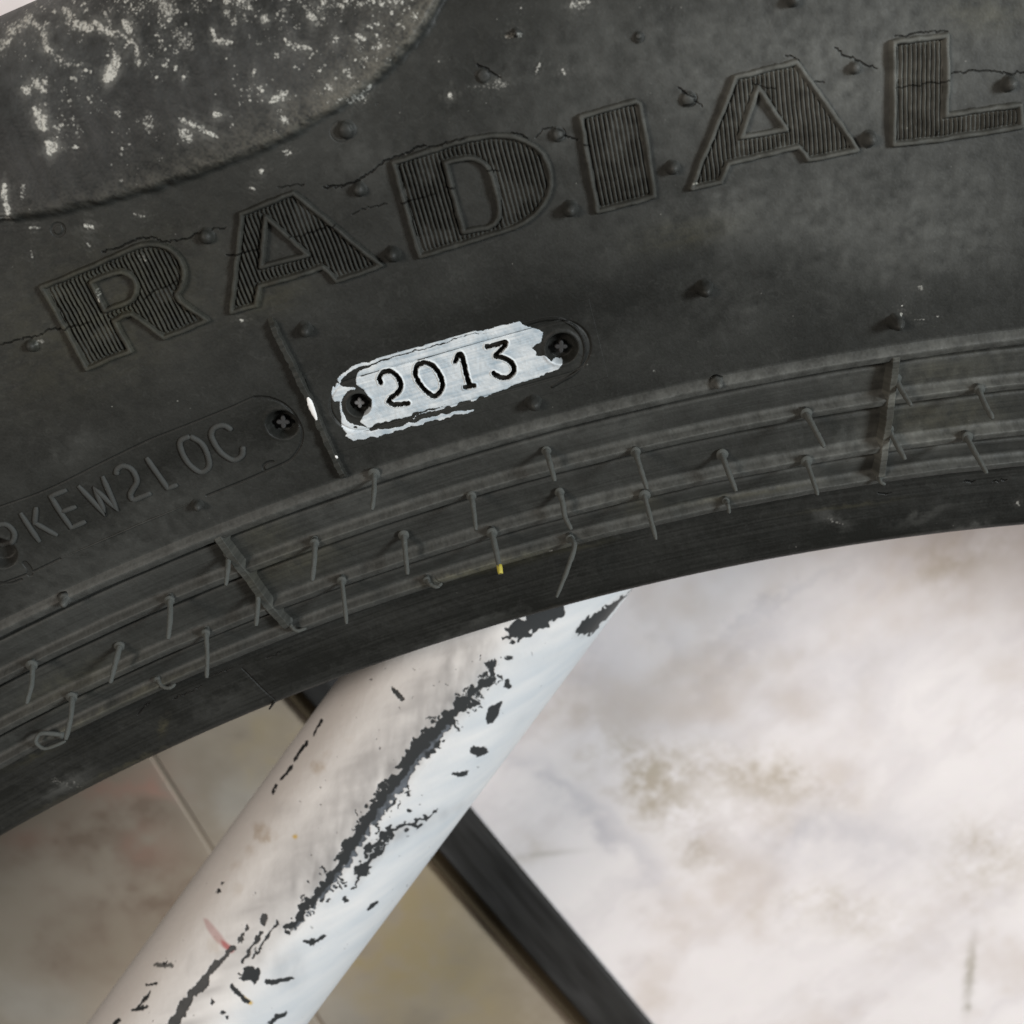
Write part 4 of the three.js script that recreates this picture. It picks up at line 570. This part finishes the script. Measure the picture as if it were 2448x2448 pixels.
// bar swept over the surface: path pixels, heights, half widths at foot and top
function ridge(name, path, zfun, h, foot, crest, jag, seed, mat = RUBBER) {
  const q = smooth(path.map((p) => onSurface(p, zfun)), 7), pos = [], idx = [], r = rng(seed); const n = q.length;
  q.forEach((p, k) => {
    const a = q[Math.max(0, k - 1)], b = q[Math.min(n - 1, k + 1)], l = Math.hypot(b[0] - a[0], b[1] - a[1]), nx = -(b[1] - a[1]) / l, ny = (b[0] - a[0]) / l, end = Math.min(1, (k + 0.15) / 3, (n - 1 - k + 0.15) / 3), H = h * end * (1 + jag * (r() - 0.5)), f = foot * (0.4 + 0.6 * end), c = crest * (1 + jag * (r() - 0.5)), sh = jag * 0.25 * (r() - 0.5);
    for (const [o, z] of [[-f, -1.3], [-c - 0.07, H - 0.07], [-c, H], [c, H], [c + 0.07, H - 0.07], [f, -1.3]]) pos.push(p[0] + nx * (o + sh), p[1] + ny * (o + sh), p[2] + z);
    if (k) for (let e = 1; e < 6; e++) { const i = k * 6 + e; idx.push(i, i - 1, i - 7, i, i - 7, i - 6); }
  });
  const g = geometry(pos, idx).toNonIndexed(); g.computeVertexNormals(); return mesh(name, g, mat, tyre);
}
ridge('cross_bar', Q3([[40, 530], [130, 660], [215, 775], [300, 880], [390, 1010], [470, 1115], [545, 1195], [600, 1265]]), envelope, 0.66, 0.8, 0.36, 0.12, 11, LETTERING).userData.label = 'bar crossing the ribs below the seam';
ridge('cross_bar', Q5([[958, 440], [948, 560], [930, 700], [915, 830], [900, 960], [880, 1090], [865, 1220], [848, 1340], [840, 1400]]), envelope, 0.66, 0.76, 0.34, 0.12, 12, LETTERING).userData.label = 'bar crossing the ribs at the right';
ridge('mould_seam', Z4([[1530, 140], [1570, 230], [1640, 370], [1700, 500], [1760, 620], [1820, 760], [1880, 900], [1930, 1000], [1955, 1045]]), (x, y) => baseZ(x, y), 0.8, 0.6, 0.24, 0.35, 13, LETTERING);
{
  const fleck = (pts, rad) => { const q = smooth(pts.map((p) => onSurface(p, (x, y) => baseZ(x, y) + 0.86)), 5); return sweep(q, q.map((_, k) => rad * Math.sin(Math.PI * (k + 0.7) / (q.length + 0.4)) ** 0.6), 8, 0.35, 0.3, 2); };
  mesh('paint_fleck', fleck(Z4([[1742, 592], [1760, 640], [1792, 720]]), 0.30), new THREE.MeshPhysicalMaterial({ color: new THREE.Color().setRGB(0.82, 0.82, 0.8), roughness: 0.45 }), tyre);
  mesh('paint_fleck', fleck(Z4([[1897, 922], [1905, 930], [1908, 938]]), 0.14), new THREE.MeshPhysicalMaterial({ color: new THREE.Color().setRGB(0.82, 0.82, 0.8), roughness: 0.45 }), tyre);
}
// vent stubs on the smooth wall: x, y (overview pixels), radius and height in millimetres
const STUBS = [[653, 245, 0.62, 0.5], [390, 446, 0.55, 0.6], [60, 652, 0.45, 0.5], [741, 479, 0.55, 0.95], [1075, 394, 0.55, 0.95], [1052, 254, 0.5, 0.45], [678, 357, 0.5, 0.6], [1268, 316, 0.5, 0.8], [1298, 187, 0.55, 0.35], [1638, 262, 0.55, 1.0], [1328, 542, 0.6, 1.1], [1688, 605, 0.6, 1.3], [576, 621, 0.55, 0.8], [1006, 758, 0.6, 1.0], [373, 951, 0.45, 0.75], [1902, 158, 0.55, 0.8], [1612, 128, 0.42, 0.5], [1205, 70, 0.4, 0.25], [973, 62, 0.28, 0.5], [912, 143, 0.5, 0.2], [1495, 0, 0.45, 0.8], [1353, 723, 0.4, 0.6], [122, 1132, 0.4, 0.8]];
STUBS.forEach(([x, y, rad, h], k) => {
  const at = onSurface(OV([[x, y]])[0], surfaceZ), r = rng(90 + k), n = [0, 0, 1]; const rr = Math.hypot(at[0], at[1]), tilt = rr < 335 ? 0.25 : 0.05; n[0] = -at[0] / rr * tilt + 0.12 * (r() - 0.5); n[1] = -at[1] / rr * tilt + 0.12 * (r() - 0.5);
  const prof = [[-0.3, 1.75], [0.0, 1.3], [0.12, 1.1], [0.35, 1.0], [0.6, 0.92], [0.82, 0.74], [0.95, 0.48], [1.03, 0.2]], pts = prof.map(([t]) => [at[0] + n[0] * h * 1.5 * t, at[1] + n[1] * h * t, at[2] + h * 1.5 * t - (t < 0 ? 0.1 : 0)]);
  mesh('vent_stub', sweep(pts, prof.map(([, s]) => rad * 1.2 * s), 16, 1, 0.14, 70 + k), RUBBER, tyre);
});
// hair-like vent spews on the ribs: base, bends, tip (overview pixels), rise of the tip in millimetres
const HAIRS = [
  [[[1030, 848], [1037, 872], [1047, 908]], 3.2], [[[1198, 850], [1207, 880], [1221, 923]], 3.4], [[[1361, 855], [1372, 885], [1389, 927]], 3.4], [[[1519, 778], [1536, 808], [1555, 843]], 3.4], [[[1688, 712], [1703, 740], [1719, 765]], 3], [[[1845, 733], [1857, 760], [1873, 790]], 3],
  [[[1055, 926], [1062, 950], [1066, 975], [1078, 999]], 3], [[[1215, 932], [1225, 970], [1238, 1018]], 3.6], [[[1368, 943], [1374, 955], [1376, 968]], 1.3], [[[1520, 868], [1532, 900], [1543, 934]], 3.2], [[[1675, 808], [1690, 835], [1708, 867]], 3], [[[1822, 822], [1840, 855], [1862, 893]], 3.6],
  [[[889, 933], [894, 965], [898, 1000]], 3.2], [[[706, 892], [706, 925], [702, 962]], 3.2], [[[762, 1007], [765, 1045], [769, 1084]], 3.2], [[[928, 1003], [936, 1040], [945, 1082]], 3.6], [[[1075, 1014], [1084, 1028], [1072, 1070], [1050, 1127]], 3.8], [[[594, 1022], [593, 1055], [589, 1096]], 3.2],
  [[[645, 1093], [649, 1130], [654, 1177]], 3.4], [[[805, 1092], [813, 1103], [825, 1107], [834, 1100]], 1.1], [[[432, 1042], [430, 1070], [426, 1105]], 2.8], [[[488, 1110], [486, 1145], [483, 1181]], 2.8], [[[321, 1130], [321, 1165], [317, 1206]], 3.2], [[[227, 1216], [218, 1250], [208, 1289]], 3],
  [[[389, 1192], [391, 1235], [390, 1279]], 3.4], [[[62, 1252], [60, 1290], [50, 1328]], 3.2], [[[137, 1312], [134, 1350], [124, 1396]], 3.4], [[[297, 1280], [308, 1296], [322, 1297], [331, 1290]], 1], [[[116, 1385], [75, 1385], [68, 1400], [82, 1412], [108, 1405], [124, 1398]], 0.9], [[[546, 1168], [550, 1182], [560, 1190], [578, 1185]], 1.1], [[[1657, 898], [1662, 910], [1670, 914]], 0.9],
];
HAIRS.forEach(([px, rise], k) => {
  const r = rng(300 + k), q = OV(px), b = onSurface(q[0], baseZ), n = q.length, curl = rise < 1.35;
  const ctl = q.map((p, e) => { const f = e / (n - 1); return atZ(p, b[2] + (e === 0 ? 0.1 : 0.35) + rise * (curl ? Math.sin(f * 2.2) : f)); });
  const pts = smooth([[b[0], b[1], b[2] - 0.4], ...ctl], 6), m = pts.length;
  const sc = rise < 1.35 ? 0.75 : 0.86 + 0.2 * r(), radii = pts.map((_, e) => { const f = e / (m - 1); return sc * (0.37 - 0.10 * f + 0.12 * Math.exp(-((f / 0.2) ** 2)) - 0.1 * sstep(0.94, 1, f)) * (1 + 0.14 * noise(e * 0.9, k * 3.3)); });
  const hd = [-0.45, -0.1, 0.15, 0.35, 0.5, 0.62, 0.7], ax = [pts[2][0] - b[0], pts[2][1] - b[1], pts[2][2] - b[2]], al = Math.hypot(...ax), br = curl ? 0.36 : 0.43 + 0.12 * r();
  const head = sweep(hd.map((t) => b.map((v, e) => v + ax[e] / al * t)), [1.25, 1.05, 1.02, 0.94, 0.78, 0.5, 0.15].map((v) => v * br), 14, 1, 0.08, 800 + k);
  mesh('vent_spew', mergeGeometries([sweep(pts, radii, 10, 1, 0.10, 500 + k), head]), DUSTY, tyre);
  if (k === 15) { const tip = pts.slice(-4); mesh('paint_tip', sweep(tip, tip.map((_, e) => 0.3), 10, 1, 0.3, 9), new THREE.MeshPhysicalMaterial({ color: new THREE.Color().setRGB(0.42, 0.36, 0.05), roughness: 0.6 }), tyre).userData.label = 'yellow painted tip of a vent spew'; }
});
{ // broken flash spike on the bead's edge
  const q = OV([[519, 1322], [514, 1329], [508, 1338]]).map((p, e) => atZ(p, -12.9 - 0.2 * e)); mesh('flash_spike', sweep(smooth(q, 4), Array(13).fill(0).map((_, e) => 0.2 - 0.008 * e), 8, 1, 0.2, 4), RUBBER, tyre);
}
renderer.render(scene, camera);
